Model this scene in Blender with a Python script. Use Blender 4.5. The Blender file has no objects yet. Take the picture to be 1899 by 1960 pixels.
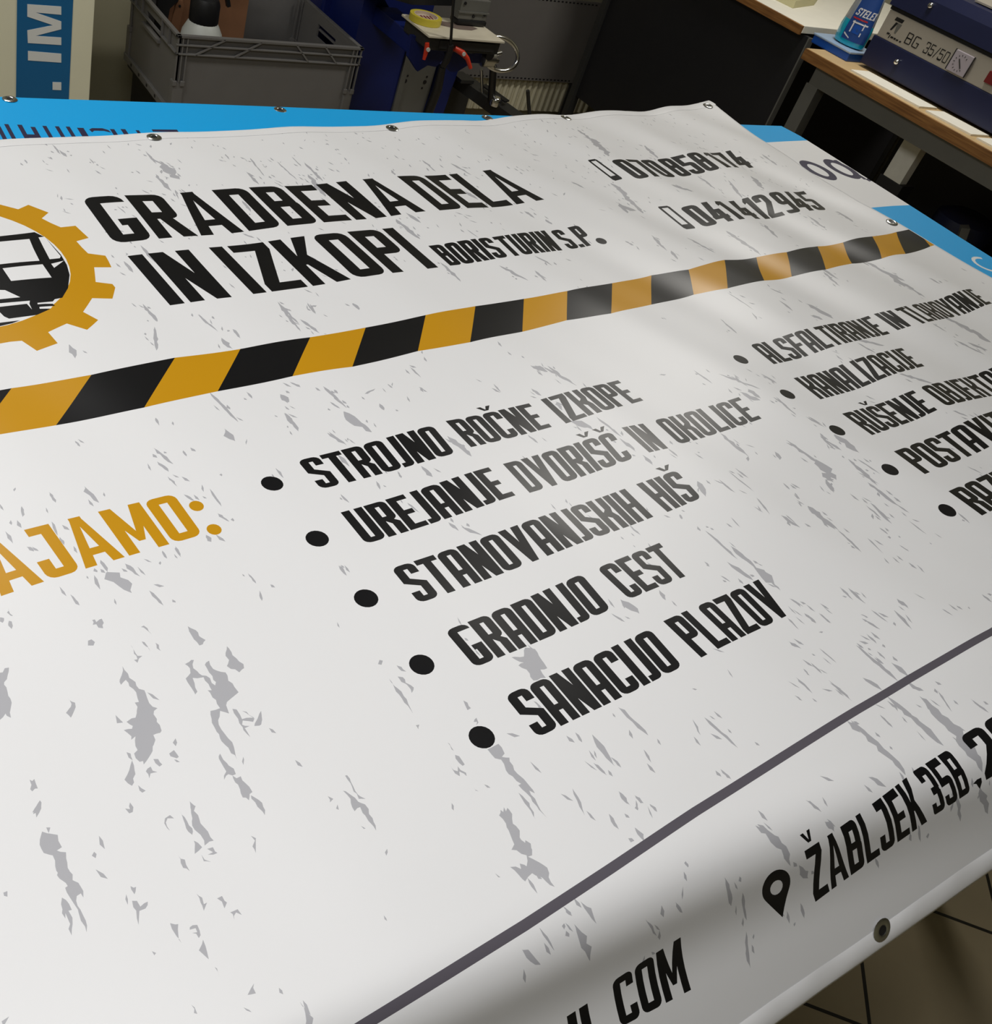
import bpy, bmesh, math, random
import numpy as np
from mathutils import Vector, Matrix, Euler
from mathutils.geometry import delaunay_2d_cdt

# ------------------------------------------------------------------ camera, world, lights, exposure
SC = bpy.context.scene
COL = SC.collection
T = 0.86                                   # sheet height in drawing units
U, FL = 0.8, -0.30                         # metres per drawing unit, floor level in drawing units
def Wd(p): return Vector((p[0]*U, p[1]*U, (p[2]-FL)*U))
cam = bpy.data.cameras.new('camera')
cam.sensor_fit = 'VERTICAL'; cam.sensor_height = 36.0
cam.lens = 1964.75119 / 1960 * 36.0
cam.shift_x = (949.5 - 638.32916) / 1960.0
cam.shift_y = (1007.16834 - 980.0) / 1960.0
cam.clip_start = 0.05
co = bpy.data.objects.new('camera', cam); COL.objects.link(co)
co.matrix_world = Matrix.Translation(Wd((-0.60816, -1.595, 1.57642))) @ Matrix.Rotation(math.radians(8.3), 4, 'Z') @ Euler((0.83418, -0.21549, -0.59556), 'XYZ').to_matrix().to_4x4()
SC.camera = co

w = bpy.data.worlds.new('world'); SC.world = w; w.use_nodes = True
w.node_tree.nodes['Background'].inputs[0].default_value = (0.9, 0.95, 1.0, 1)
w.node_tree.nodes['Background'].inputs[1].default_value = 0.0

def area(name, loc, sx, sy, power, col=(1, 0.97, 0.92), aim=None):
    l = bpy.data.lights.new(name, 'AREA'); l.shape = 'RECTANGLE'; l.size = sx*U; l.size_y = sy*U
    l.energy = power; l.color = col
    o = bpy.data.objects.new(name, l); COL.objects.link(o); o.location = Wd(loc)
    if aim: o.rotation_euler = (Vector(aim) - Vector(loc)).to_track_quat('-Z', 'Y').to_euler()
    return o
area('overhead_light', (-0.75, -1.2, 2.78), 1.8, 0.6, 20.5, (1, 0.99, 0.99))
area('overhead_light', (2.75, 0.95, 2.78), 0.9, 0.3, 20, (1, 0.965, 0.90))
area('overhead_light', (-0.7, 1.2, 2.78), 1.3, 0.3, 18, (1, 0.98, 0.94))  # fill light added to brighten the sign board at the back left

SC.view_settings.view_transform = 'Standard'; SC.view_settings.look = 'None'
SC.view_settings.gamma = 1.0; SC.view_settings.use_curve_mapping = False
SC.view_settings.exposure = 0.0

# ------------------------------------------------------------------ materials
def sl(r, g, b):                            # sRGB 0-255 to linear
    f = lambda c: (c/255/12.92 if c/255 <= 0.04045 else ((c/255+0.055)/1.055)**2.4)
    return (f(r), f(g), f(b), 1)
def mat(name, col, rough=0.5, metal=0.0, spec=0.5, noise=0.0, scale=30.0, bump=0.0, trans=0.0, coat=0.0):
    m = bpy.data.materials.new(name); m.use_nodes = True
    nt = m.node_tree; b = nt.nodes['Principled BSDF']
    b.inputs['Base Color'].default_value = col; b.inputs['Roughness'].default_value = rough
    b.inputs['Metallic'].default_value = metal; b.inputs['Specular IOR Level'].default_value = spec
    b.inputs['Transmission Weight'].default_value = trans; b.inputs['Coat Weight'].default_value = coat
    if noise or bump:
        tc = nt.nodes.new('ShaderNodeTexCoord'); n = nt.nodes.new('ShaderNodeTexNoise')
        n.inputs['Scale'].default_value = scale; n.inputs['Detail'].default_value = 4
        nt.links.new(tc.outputs['Object'], n.inputs['Vector'])
        if noise:
            r = nt.nodes.new('ShaderNodeMapRange'); r.inputs[3].default_value = 1-noise; r.inputs[4].default_value = 1+noise
            nt.links.new(n.outputs['Fac'], r.inputs[0])
            v = nt.nodes.new('ShaderNodeVectorMath'); v.operation = 'SCALE'; v.inputs[0].default_value = col[:3]
            nt.links.new(r.outputs[0], v.inputs['Scale']); nt.links.new(v.outputs[0], b.inputs['Base Color'])
        if bump:
            bp = nt.nodes.new('ShaderNodeBump'); bp.inputs['Strength'].default_value = bump; bp.inputs['Distance'].default_value = 0.002
            nt.links.new(n.outputs['Fac'], bp.inputs['Height']); nt.links.new(bp.outputs[0], b.inputs['Normal'])
    return m
def vinyl(name, col, rough=0.42, spec=0.4):
    return mat(name, col, rough, 0, spec)
M = dict(
    white=vinyl('printed_vinyl_white', (0.83, 0.83, 0.835, 1)),
    ink_black=vinyl('printed_vinyl_black', (0.006, 0.006, 0.007, 1), 0.32, 0.24),
    ink_yellow=vinyl('printed_vinyl_yellow', (0.58, 0.285, 0.006, 1), 0.32, 0.24),
    ink_grey=vinyl('printed_vinyl_dark_grey', (0.105, 0.095, 0.115, 1), 0.4),
    ink_scratch=vinyl('printed_vinyl_light_grey', (0.45, 0.45, 0.475, 1)),
    blue=vinyl('printed_vinyl_blue', (0.002, 0.39, 0.84, 1), 0.4),
    navy=vinyl('printed_vinyl_navy', (0.022, 0.018, 0.06, 1), 0.4),
    steel=mat('nickel', (0.62, 0.62, 0.6, 1), 0.22, 1.0),
    chrome=mat('chrome', (0.75, 0.75, 0.75, 1), 0.12, 1.0),
    black_metal=mat('black_metal', (0.012, 0.012, 0.013, 1), 0.4),
    black_plastic=mat('black_plastic', (0.008, 0.008, 0.009, 1), 0.45),
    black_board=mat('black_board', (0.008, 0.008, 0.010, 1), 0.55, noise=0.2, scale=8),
    crate=mat('crate_grey', (0.15, 0.145, 0.14, 1), 0.5, noise=0.08, scale=14),
    brown=mat('cardboard', (0.22, 0.10, 0.045, 1), 0.8, noise=0.12, scale=25),
    cream=mat('cream_board', (0.84, 0.82, 0.62, 1), 0.6, noise=0.05, scale=6),
    signblue=mat('sign_blue', (0.006, 0.135, 0.34, 1), 0.5),
    signgrey=mat('sign_grey', (0.80, 0.82, 0.80, 1), 0.5),
    dblue=mat('machine_blue', (0.006, 0.015, 0.12, 1), 0.45, noise=0.15, scale=9),
    dblue2=mat('hood_blue', (0.010, 0.014, 0.055, 1), 0.4, noise=0.15, scale=7),
    grey_metal=mat('grey_metal', (0.16, 0.16, 0.145, 1), 0.45, 0.3, noise=0.12, scale=12),
    dark_metal=mat('dark_metal', (0.05, 0.05, 0.048, 1), 0.45, 0.5),
    alu=mat('aluminium', (0.72, 0.71, 0.64, 1), 0.42, 0.1, noise=0.1, scale=40),
    plate=mat('label_plate', (0.36, 0.33, 0.28, 1), 0.45, noise=0.05, scale=10),
    lilac=mat('dial_face', (0.40, 0.36, 0.40, 1), 0.5),
    paper=mat('paper', (0.88, 0.85, 0.74, 1), 0.7, noise=0.05, scale=30),
    platen=mat('platen_sheet', (0.62, 0.57, 0.45, 1), 0.55, noise=0.18, scale=14),
    stain=mat('platen_stain', (0.16, 0.12, 0.10, 1), 0.6, noise=0.3, scale=30),
    tape=mat('yellow_tape', (0.62, 0.52, 0.05, 1), 0.35),
    core=mat('tape_core', (0.55, 0.45, 0.36, 1), 0.7),
    red=mat('red_plastic', (0.55, 0.035, 0.012, 1), 0.4),
    dred=mat('switch_red', (0.16, 0.01, 0.012, 1), 0.4),
    radiator=mat('radiator_cream', (0.62, 0.58, 0.42, 1), 0.5),
    panelgrey=mat('panel_grey', (0.155, 0.145, 0.135, 1), 0.7, noise=0.06, scale=10),
    wall=mat('wall_paint', (0.34, 0.32, 0.22, 1), 0.85, noise=0.05, scale=5),
    ceil=mat('ceiling_paint', (0.62, 0.61, 0.58, 1), 0.9),
    white_plastic=mat('white_plastic', (0.55, 0.57, 0.53, 1), 0.45),
    trayblue=mat('tray_blue', (0.008, 0.08, 0.42, 1), 0.35),
    lid=mat('tray_lid', (0.36, 0.48, 0.66, 1), 0.3),
    liquid=mat('blue_liquid', (0.01, 0.48, 0.68, 1), 0.12, trans=0.15, coat=0.5),
    label_blue=mat('label_blue', (0.02, 0.07, 0.28, 1), 0.35),
    label_white=mat('label_white', (0.75, 0.76, 0.80, 1), 0.4),
    label_red=mat('label_red', (0.5, 0.02, 0.03, 1), 0.4),
    clear=mat('clear_plastic', (0.55, 0.60, 0.68, 1), 0.12, trans=0.5),
    wood_top=mat('birch_top', (0.62, 0.44, 0.22, 1), 0.45, noise=0.12, scale=18),
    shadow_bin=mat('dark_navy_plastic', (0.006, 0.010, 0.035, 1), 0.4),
)
def wood_edge():
    m = bpy.data.materials.new('plywood_edge'); m.use_nodes = True; nt = m.node_tree; b = nt.nodes['Principled BSDF']
    tc = nt.nodes.new('ShaderNodeTexCoord'); mp = nt.nodes.new('ShaderNodeMapping'); mp.inputs['Scale'].default_value = (6, 6, 140)
    n = nt.nodes.new('ShaderNodeTexNoise'); n.inputs['Scale'].default_value = 1.6; n.inputs['Detail'].default_value = 5
    r = nt.nodes.new('ShaderNodeValToRGB'); r.color_ramp.elements[0].position = .3; r.color_ramp.elements[1].position = .75
    r.color_ramp.elements[0].color = (0.16, 0.065, 0.016, 1); r.color_ramp.elements[1].color = (0.36, 0.17, 0.05, 1)
    nt.links.new(tc.outputs['Object'], mp.inputs[0]); nt.links.new(mp.outputs[0], n.inputs['Vector'])
    nt.links.new(n.outputs['Fac'], r.inputs[0]); nt.links.new(r.outputs[0], b.inputs['Base Color']); b.inputs['Roughness'].default_value = .5
    return m
M['wood_edge'] = wood_edge()
def tiles():
    m = bpy.data.materials.new('floor_tiles'); m.use_nodes = True; nt = m.node_tree; b = nt.nodes['Principled BSDF']
    tc = nt.nodes.new('ShaderNodeTexCoord'); mp = nt.nodes.new('ShaderNodeMapping')
    mp.inputs['Rotation'].default_value = (0, 0, math.radians(-48)); mp.inputs['Location'].default_value = (-0.00745, 1.47494, 0)
    br = nt.nodes.new('ShaderNodeTexBrick'); br.offset = 0; br.squash = 1
    br.inputs['Scale'].default_value = 1; br.inputs['Brick Width'].default_value = .28; br.inputs['Row Height'].default_value = .28
    br.inputs['Mortar Size'].default_value = .0035; br.inputs['Mortar Smooth'].default_value = .1
    br.inputs['Color1'].default_value = (0.42, 0.35, 0.23, 1); br.inputs['Color2'].default_value = (0.39, 0.325, 0.21, 1); br.inputs['Mortar'].default_value = (0.012, 0.011, 0.010, 1)
    n = nt.nodes.new('ShaderNodeTexNoise'); n.inputs['Scale'].default_value = 3; n.inputs['Detail'].default_value = 6
    mx = nt.nodes.new('ShaderNodeMix'); mx.data_type = 'RGBA'; mx.blend_type = 'MULTIPLY'; mx.inputs[0].default_value = .5
    nt.links.new(tc.outputs['Object'], mp.inputs[0]); nt.links.new(mp.outputs[0], br.inputs['Vector']); nt.links.new(tc.outputs['Object'], n.inputs['Vector'])
    nt.links.new(br.outputs['Color'], mx.inputs['A']); nt.links.new(n.outputs['Fac'], mx.inputs['B']); nt.links.new(mx.outputs['Result'], b.inputs['Base Color'])
    b.inputs['Roughness'].default_value = .35
    return m
M['floor'] = tiles()

# ------------------------------------------------------------------ helpers
def tag(o, label=None, cat=None, group=None, kind=None):
    if label: o['label'] = label
    if cat: o['category'] = cat
    if group: o['group'] = group
    if kind: o['kind'] = kind
    return o
def thing(name, loc, label, cat, group=None):
    o = bpy.data.objects.new(name, None); COL.objects.link(o); o.location = Wd(loc); o.empty_display_size = .05
    bpy.context.view_layer.update()
    return tag(o, label, cat, group)
class MB:
    """collects shapes given in room coordinates and links them as one mesh"""
    def __init__(s): s.b = bmesh.new()
    def add(s, verts, faces):
        vs = [s.b.verts.new(v) for v in verts]
        for f in faces:
            try: s.b.faces.new([vs[i] for i in f])
            except ValueError: pass
        return s
    def box(s, x0, y0, z0, x1, y1, z1, bev=0.0):
        t = bmesh.new(); bmesh.ops.create_cube(t, size=1)
        for v in t.verts: v.co = Vector((x0+(v.co.x+.5)*(x1-x0), y0+(v.co.y+.5)*(y1-y0), z0+(v.co.z+.5)*(z1-z0)))
        if bev: bmesh.ops.bevel(t, geom=t.edges[:], offset=bev, segments=2, profile=.6, affect='EDGES')
        s.merge(t); return s
    def merge(s, t):
        me = bpy.data.meshes.new('tmp'); t.to_mesh(me); t.free(); s.b.from_mesh(me); bpy.data.meshes.remove(me)
    def obox(s, p, q, wdt, hgt, up=(0, 0, 1), bev=0.0):
        """bar from p to q with a rectangular section"""
        p = Vector(p); q = Vector(q); d = q-p; L = d.length; d.normalize(); up = Vector(up)
        x = d.cross(up); x = x.normalized() if x.length > 1e-5 else Vector((1, 0, 0)); u = x.cross(d)
        t = bmesh.new(); bmesh.ops.create_cube(t, size=1)
        for v in t.verts: c = v.co.copy(); v.co = p + d*((c.z+.5)*L) + x*(c.x*wdt) + u*(c.y*hgt)
        if bev: bmesh.ops.bevel(t, geom=t.edges[:], offset=bev, segments=2, affect='EDGES')
        bmesh.ops.recalc_face_normals(t, faces=t.faces[:]); s.merge(t); return s
    def tube(s, pts, r, n=12, closed=False, cap=True):
        pts = [Vector(p) for p in pts]; rs = r if isinstance(r, (list, tuple)) else [r]*len(pts)
        rings = []; prev = None
        for i, p in enumerate(pts):
            if closed: d = pts[(i+1) % len(pts)]-pts[i-1]
            else: d = pts[min(i+1, len(pts)-1)]-pts[max(i-1, 0)]
            d.normalize()
            a = prev if prev is not None else (Vector((0, 0, 1)) if abs(d.z) < .9 else Vector((1, 0, 0)))
            x = (a-d*a.dot(d)).normalized(); prev = x; y = d.cross(x)
            rings.append([s.b.verts.new(p+(x*math.cos(k*2*math.pi/n)+y*math.sin(k*2*math.pi/n))*rs[i]) for k in range(n)])
        m = len(rings)
        for i in range(m if closed else m-1):
            A = rings[i]; B = rings[(i+1) % m]
            for k in range(n): s.b.faces.new((A[k], A[(k+1) % n], B[(k+1) % n], B[k]))
        if cap and not closed:
            s.b.faces.new(rings[0][::-1]); s.b.faces.new(rings[-1])
        return s
    def lathe(s, prof, c, n=28, sx=1.0, sy=1.0, axis='z', cap=True, rot=0.0):
        """profile [(r, h)] turned about an axis through c"""
        rings = []
        for r, h in prof:
            ring = []
            for k in range(n):
                a = 2*math.pi*k/n; u = r*sx*math.cos(a); v = r*sy*math.sin(a)
                u, v = u*math.cos(rot)-v*math.sin(rot), u*math.sin(rot)+v*math.cos(rot)
                P = {'z': (u, v, h), 'x': (h, u, v), 'y': (v, h, u)}[axis]
                ring.append(s.b.verts.new(Vector(c)+Vector(P)))
            rings.append(ring)
        for i in range(len(rings)-1):
            A, B = rings[i], rings[i+1]
            for k in range(n): s.b.faces.new((A[k], A[(k+1) % n], B[(k+1) % n], B[k]))
        if cap:
            s.b.faces.new(rings[0][::-1]); s.b.faces.new(rings[-1])
        return s
    def prism(s, poly, o, u, v, dep):
        """2-D outline on the plane (o, u, v) pushed along u x v by dep"""
        o = Vector(o); u = Vector(u); v = Vector(v); nn = u.cross(v).normalized()*dep
        A = [s.b.verts.new(o+u*a+v*b) for a, b in poly]; B = [s.b.verts.new(o+u*a+v*b+nn) for a, b in poly]
        n = len(poly); s.b.faces.new(A[::-1]); s.b.faces.new(B)
        for i in range(n): s.b.faces.new((A[i], A[(i+1) % n], B[(i+1) % n], B[i]))
        return s
    def flat(s, poly, o, u, v):
        o = Vector(o); u = Vector(u); v = Vector(v)
        try: s.b.faces.new([s.b.verts.new(o+u*a+v*b) for a, b in poly])
        except ValueError: pass
        return s
    def build(s, name, m, parent=None, smooth=None, loc=None, mats=None):
        bmesh.ops.recalc_face_normals(s.b, faces=s.b.faces[:])
        me = bpy.data.meshes.new(name)
        base = Vector((0, 0, 0))
        if parent is not None: base = parent.matrix_world.translation.copy()
        elif loc is not None: base = Wd(loc)
        for v in s.b.verts: v.co = Wd(v.co)
        own = Vector((0, 0, 0))
        if parent is not None:
            cs = [v.co for v in s.b.verts]
            own = Vector((sum(c[i] for c in cs)/len(cs) for i in range(3)))-base
        for v in s.b.verts: v.co -= base+own
        s.b.to_mesh(me); s.b.free()
        for mm in (mats or [m]): me.materials.append(mm)
        o = bpy.data.objects.new(name, me); COL.objects.link(o)
        if parent is not None: o.parent = parent; o.location = own
        else: o.location = base
        if smooth is not None:
            for p in me.polygons: p.use_smooth = True
            try: me.set_sharp_from_angle(angle=math.radians(smooth))
            except Exception: pass
        bpy.context.view_layer.update()
        return o

# ------------------------------------------------------------------ lettering (strokes as polygons, cap height 1)
def arc(cx, cy, rx, ry, a0, a1, n=4):
    return [(cx+rx*math.cos(math.radians(a0+(a1-a0)*i/n)), cy+ry*math.sin(math.radians(a0+(a1-a0)*i/n))) for i in range(n+1)]
def rb(x0, y0, x1, y1, bl=0, br=0, tr=0, tl=0):
    p = []
    p += arc(x0+bl, y0+bl, bl, bl, 180, 270) if bl else [(x0, y0)]
    p += arc(x1-br, y0+br, br, br, 270, 360) if br else [(x1, y0)]
    p += arc(x1-tr, y1-tr, tr, tr, 0, 90) if tr else [(x1, y1)]
    p += arc(x0+tl, y1-tl, tl, tl, 90, 180) if tl else [(x0, y1)]
    return p
def halves(x0, y0, x1, y1, s, t, r, rl=None, g=0.0):
    """closed ring as two C-shaped halves; r right corner radius, rl left corner radius"""
    rl = r if rl is None else rl; cx = (x0+x1)/2; q = .45
    L = [(cx, y1)]+(arc(x0+rl, y1-rl, rl, rl, 90, 180) if rl else [(x0, y1)])+(arc(x0+rl, y0+rl, rl, rl, 180, 270) if rl else [(x0, y0)])+[(cx, y0), (cx, y0+t), (x0+s, y0+t), (x0+s, y1-t), (cx, y1-t)]
    R = [(cx, y1)]+(arc(x1-r, y1-r, r, r, 90, 0) if r else [(x1, y1)])+(arc(x1-r, y0+r, r, r, 0, -90) if r else [(x1, y0)])+[(cx, y0), (cx, y0+t), (x1-s, y0+t), (x1-s, y1-t), (cx, y1-t)]
    return [L, R]
def glyph(ch, W, s, t, arch):
    r = min(.13, W*.34); B = rb
    if ch == 'I': return s, [B(0, 0, s, 1)]
    if ch in 'OQ0': return W, halves(0, 0, W, 1, s, t, r)
    if ch == 'D': return W, halves(0, 0, W, 1, s, t, r, 0)
    if ch == 'L': return W*.92, [B(0, 0, s, 1), B(0, 0, W*.92, t)]
    if ch in 'EF':
        p = [B(0, 0, s, 1), B(0, 1-t, W*.92, 1), B(0, .5-t*.5, W*.80, .5+t*.5)]
        return W*.92, p+([B(0, 0, W*.92, t)] if ch == 'E' else [])
    if ch == 'T': return W*1.0, [B(0, 1-t, W, 1), B(W/2-s/2, 0, W/2+s/2, 1)]
    if ch == 'H': return W, [B(0, 0, s, 1), B(W-s, 0, W, 1), B(0, .5-t/2, W, .5+t/2)]
    if ch == 'N': return W*1.04, [B(0, 0, s, 1), B(W*1.04-s, 0, W*1.04, 1), [(0, 1), (s*1.05, 1), (W*1.04, 0), (W*1.04-s*1.05, 0)]]
    if ch == 'M':
        w = W*1.32
        return w, [B(0, 0, s, 1), B(w-s, 0, w, 1), [(0, 1), (s*1.05, 1), (w/2+s*.3, .22), (w/2-s*.3, .22)], [(w-s*1.05, 1), (w, 1), (w/2+s*.3, .22), (w/2-s*.3, .22)]]
    if ch == 'V': return W*1.1, [[(0, 1), (s*1.05, 1), (W*.55+s*.45, 0), (W*.55-s*.45, 0)], [(W*1.1-s*1.05, 1), (W*1.1, 1), (W*.55+s*.45, 0), (W*.55-s*.45, 0)]]
    if ch == 'X': return W, [[(0, 1), (s*1.1, 1), (W, 0), (W-s*1.1, 0)], [(W-s*1.1, 1), (W, 1), (s*1.1, 0), (0, 0)]]
    if ch == '/': return W*.8, [[(W*.8-s, 1), (W*.8, 1), (s, 0), (0, 0)]]
    if ch in 'ZŽ':
        return W, [B(0, 1-t, W, 1), B(0, 0, W, t), [(W-s*1.15, 1-t), (W, 1-t), (s*1.15, t), (0, t)]]+(car(W, s) if ch == 'Ž' else [])
    if ch == 'A':
        if arch: return W, [B(0, 0, s, 1-r), B(W-s, 0, W, 1-r), B(0, 1-t, W, 1, 0, 0, r, r), B(0, 1-r-.02, s, 1-t+.01), B(W-s, 1-r-.02, W, 1-t+.01), B(0, .36-t/2, W, .36+t/2)]
        w = W*1.22
        return w, [[(0, 0), (s, 0), (w*.37+s*.62, 1), (w*.37, 1)], [(w-s, 0), (w, 0), (w*.63, 1), (w*.63-s*.62, 1)], B(w*.35, 1-t, w*.65, 1), B(w*.17, .20, w*.83, .20+t*.9)]
    if ch in 'CČG':
        p = [B(0, 0, s, 1, r, 0, 0, r)]
        p = [[q for q in B(0, 0, W, t, r, 0, 0, 0)], B(0, 1-t, W, 1, 0, 0, 0, r), B(0, r, s, 1-r), B(0, r-.01, s, t+.05) if r > t else B(0, t-.01, s, t+.05)]
        p = [halves(0, 0, W, 1, s, t, r)[0], B(W/2, 1-t, W, 1, 0, 0, r, 0), B(W/2, 0, W, t, 0, r, 0, 0)]
        if ch == 'G' : p += [B(W-s, r, W, .48), B(W*.5, .48-t*.9, W, .48)]
        else: p += [B(W-s, .70, W, 1-r*.9), B(W-s, r*.9, W, .30)]
        return W, p+(car(W, s) if ch == 'Č' else [])
    if ch in 'SŠ':
        p = [B(0, 1-t, W, 1, 0, 0, r, r), B(0, .56, s, 1-r*.9), B(W-s, .72, W, 1-r*.9), B(0, 0, W, t, r, r, 0, 0), B(W-s, r*.9, W, .44), B(0, r*.9, s, .28),
             [(0, .62), (s, .62), (W, .46), (W, .38), (W-s, .38), (0, .54)]]
        return W, p+(car(W, s) if ch == 'Š' else [])
    if ch == 'U': return W, [B(0, r, s, 1), B(W-s, r, W, 1), B(0, 0, W, t, r, r, 0, 0), B(0, r*.9, s, r+.02), B(W-s, r*.9, W, r+.02)]
    if ch == 'J':
        if arch: w = W*.62; return w, [B(w-s, r*.8, w, 1), B(0, 0, w, t, 0, r*.8, 0, 0)]
        w = W*.95; return w, [B(w-s, r, w, 1), B(w*.25, 1-t, w, 1), B(0, 0, w, t, r, r, 0, 0), B(0, r*.9, s, .36)]
    if ch in 'PR':
        p = [B(0, 0, s, 1)]+halves(0, .42, W, 1, s, t, r*.9, 0)
        if ch == 'R': p += [[(W*.5-s*.4, .46), (W*.5+s*.6, .46), (W, .34), (W, 0), (W-s, 0), (W-s, .32)] if arch else [(W*.42, .45), (W*.42+s, .45), (W*1.06, 0), (W*1.06-s*1.1, 0)]]
        return W, p
    if ch in 'B': return W, halves(0, .46, W*.97, 1, s, t, r*.9, 0)+halves(0, 0, W, .46+t, s, t, r*.9, 0)
    if ch == '8': return W, halves(0, .46, W, 1, s, t, r*.9)+halves(0, 0, W, .46+t, s, t, r*.9)
    if ch == 'K':
        if arch: return W, [B(0, 0, s, 1), [(W-s, 1), (W, 1), (W, .66), (W*.86, .5), (s, .42), (s, .56), (W-s, .64)], [(W-s, 0), (W, 0), (W, .36), (W*.86, .52), (s, .58), (s, .44), (W-s, .36)]]
        w = W*1.1; return w, [B(0, 0, s, 1), [(w-s*1.25, 1), (w-s*.1, 1), (s*1.2, .42), (s*.6, .42), (s*.8, .52)], [(w-s*1.15, 0), (w, 0), (s*1.75, .62), (s, .50)]]
    if ch == '1': return W*.62, [B(W*.62-s, 0, W*.62, 1), [(W*.62-s, 1), (W*.62-s, .80), (0, .74), (0, .86)]]
    if ch == '2': return W, [B(0, 1-t, W, 1, 0, 0, r, r), B(0, .70, s, 1-r*.9), B(W-s, .60, W, 1-r*.9), B(0, 0, W, t), [(W-s, .62), (W, .62), (s*1.1, t), (0, t)]]
    if ch == '3': return W, [B(0, 1-t, W, 1, 0, 0, r, r*.5), B(0, 0, W, t, r*.5, r, 0, 0), B(W-s, r*.9, W, .47), B(W-s, .53, W, 1-r*.9), B(W*.35, .5-t/2, W-.02, .5+t/2), B(0, .74, s, 1-t), B(0, t, s, .26)]
    if ch == '4': return W*1.05, [B(W*.95-s, 0, W*.95, .62), B(0, .18, W*1.05, .18+t), [(W*.32, 1), (W*.32+s, 1), (s*.95, .2), (0, .2)]]
    if ch == '5': return W, [B(0, 1-t, W*.95, 1), B(0, .48, s, 1), B(0, .62-t, W, .62, 0, 0, r, 0), B(W-s, r*.9, W, .62-r), B(0, 0, W, t, r, r, 0, 0), B(0, r*.8, s, .26)]
    if ch == '7': return W*.95, [B(0, 1-t, W*.95, 1), [(W*.95-s, 1-t), (W*.95, 1-t), (W*.45+s*.4, 0), (W*.45-s*.6, 0)]]
    if ch == '9': return W, halves(0, .40, W, 1, s, t, r)+[B(W-s, r, W, .6), B(0, 0, W, t, r*.6, r, 0, 0)]
    if ch == '.': return s*1.1, [B(0, 0, s*1.1, s*.9)]
    return W*.5, []
def car(W, s):
    c = W/2; return [[(c-.16, 1.24), (c-.06, 1.24), (c+.02, 1.08), (c-.05, 1.08)], [(c+.16, 1.24), (c+.06, 1.24), (c-.02, 1.08), (c+.05, 1.08)]]
FONT = {'A': (.46, .165, .155, False, .065), 'B': (.375, .150, .136, True, .032), 'C': (.40, .170, .150, False, .04), 'thin': (.56, .085, .085, False, .16), 'sign': (.60, .17, .15, False, .16)}
def layout(font, txt):
    W, s, t, arch, gap = FONT[font]; x = 0; out = []
    for ch in txt:
        if ch == ' ': x += gap*2.2; continue
        w, ps = glyph(ch, W, s, t, arch)
        out += [[(x+a, b) for a, b in p] for p in ps]; x += w+gap
    return x-gap, out

# ------------------------------------------------------------------ setting
def shell(name, mb, m): return tag(mb.build(name, m), kind='structure')
shell('floor', MB().box(-3.4, -3.8, FL-.05, 4.4, 3.0, FL), M['floor'])
shell('ceiling', MB().box(-3.4, -3.8, 2.85, 4.4, 3.0, 2.9), M['ceil'])
shell('wall_back', MB().box(-3.4, 2.92, FL, 4.4, 3.0, 2.85), M['wall'])
shell('wall_right', MB().box(4.3, -3.8, FL, 4.4, 2.92, 2.85), M['wall'])
shell('wall_left', MB().box(-3.4, -3.8, FL, -3.3, 2.92, 2.85), M['wall'])
shell('wall_front', MB().box(-3.3, -3.8, FL, 4.3, -3.7, 2.85), M['wall'])

# ------------------------------------------------------------------ work table
t = thing('work_table', (0.2, -.62, FL), 'large work table almost hidden under the white and blue banners', 'table')
MB().box(-1.5, -1.37, .81, 1.68, .135, .852, .004).build('tabletop', M['cream'], t)
MB().box(-1.42, -1.28, .73, 1.58, -1.24, .81).box(-1.42, .01, .73, 1.58, .05, .81).box(-1.42, -1.24, .73, -1.38, .01, .81).box(1.54, -1.24, .73, 1.58, .01, .81).build('apron', M['grey_metal'], t)
for x in (-1.43, 1.53):
    for y in (-1.29, 0.0): MB().box(x, y, FL, x+.06, y+.06, .73, .004).build('leg', M['grey_metal'], t)

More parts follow.
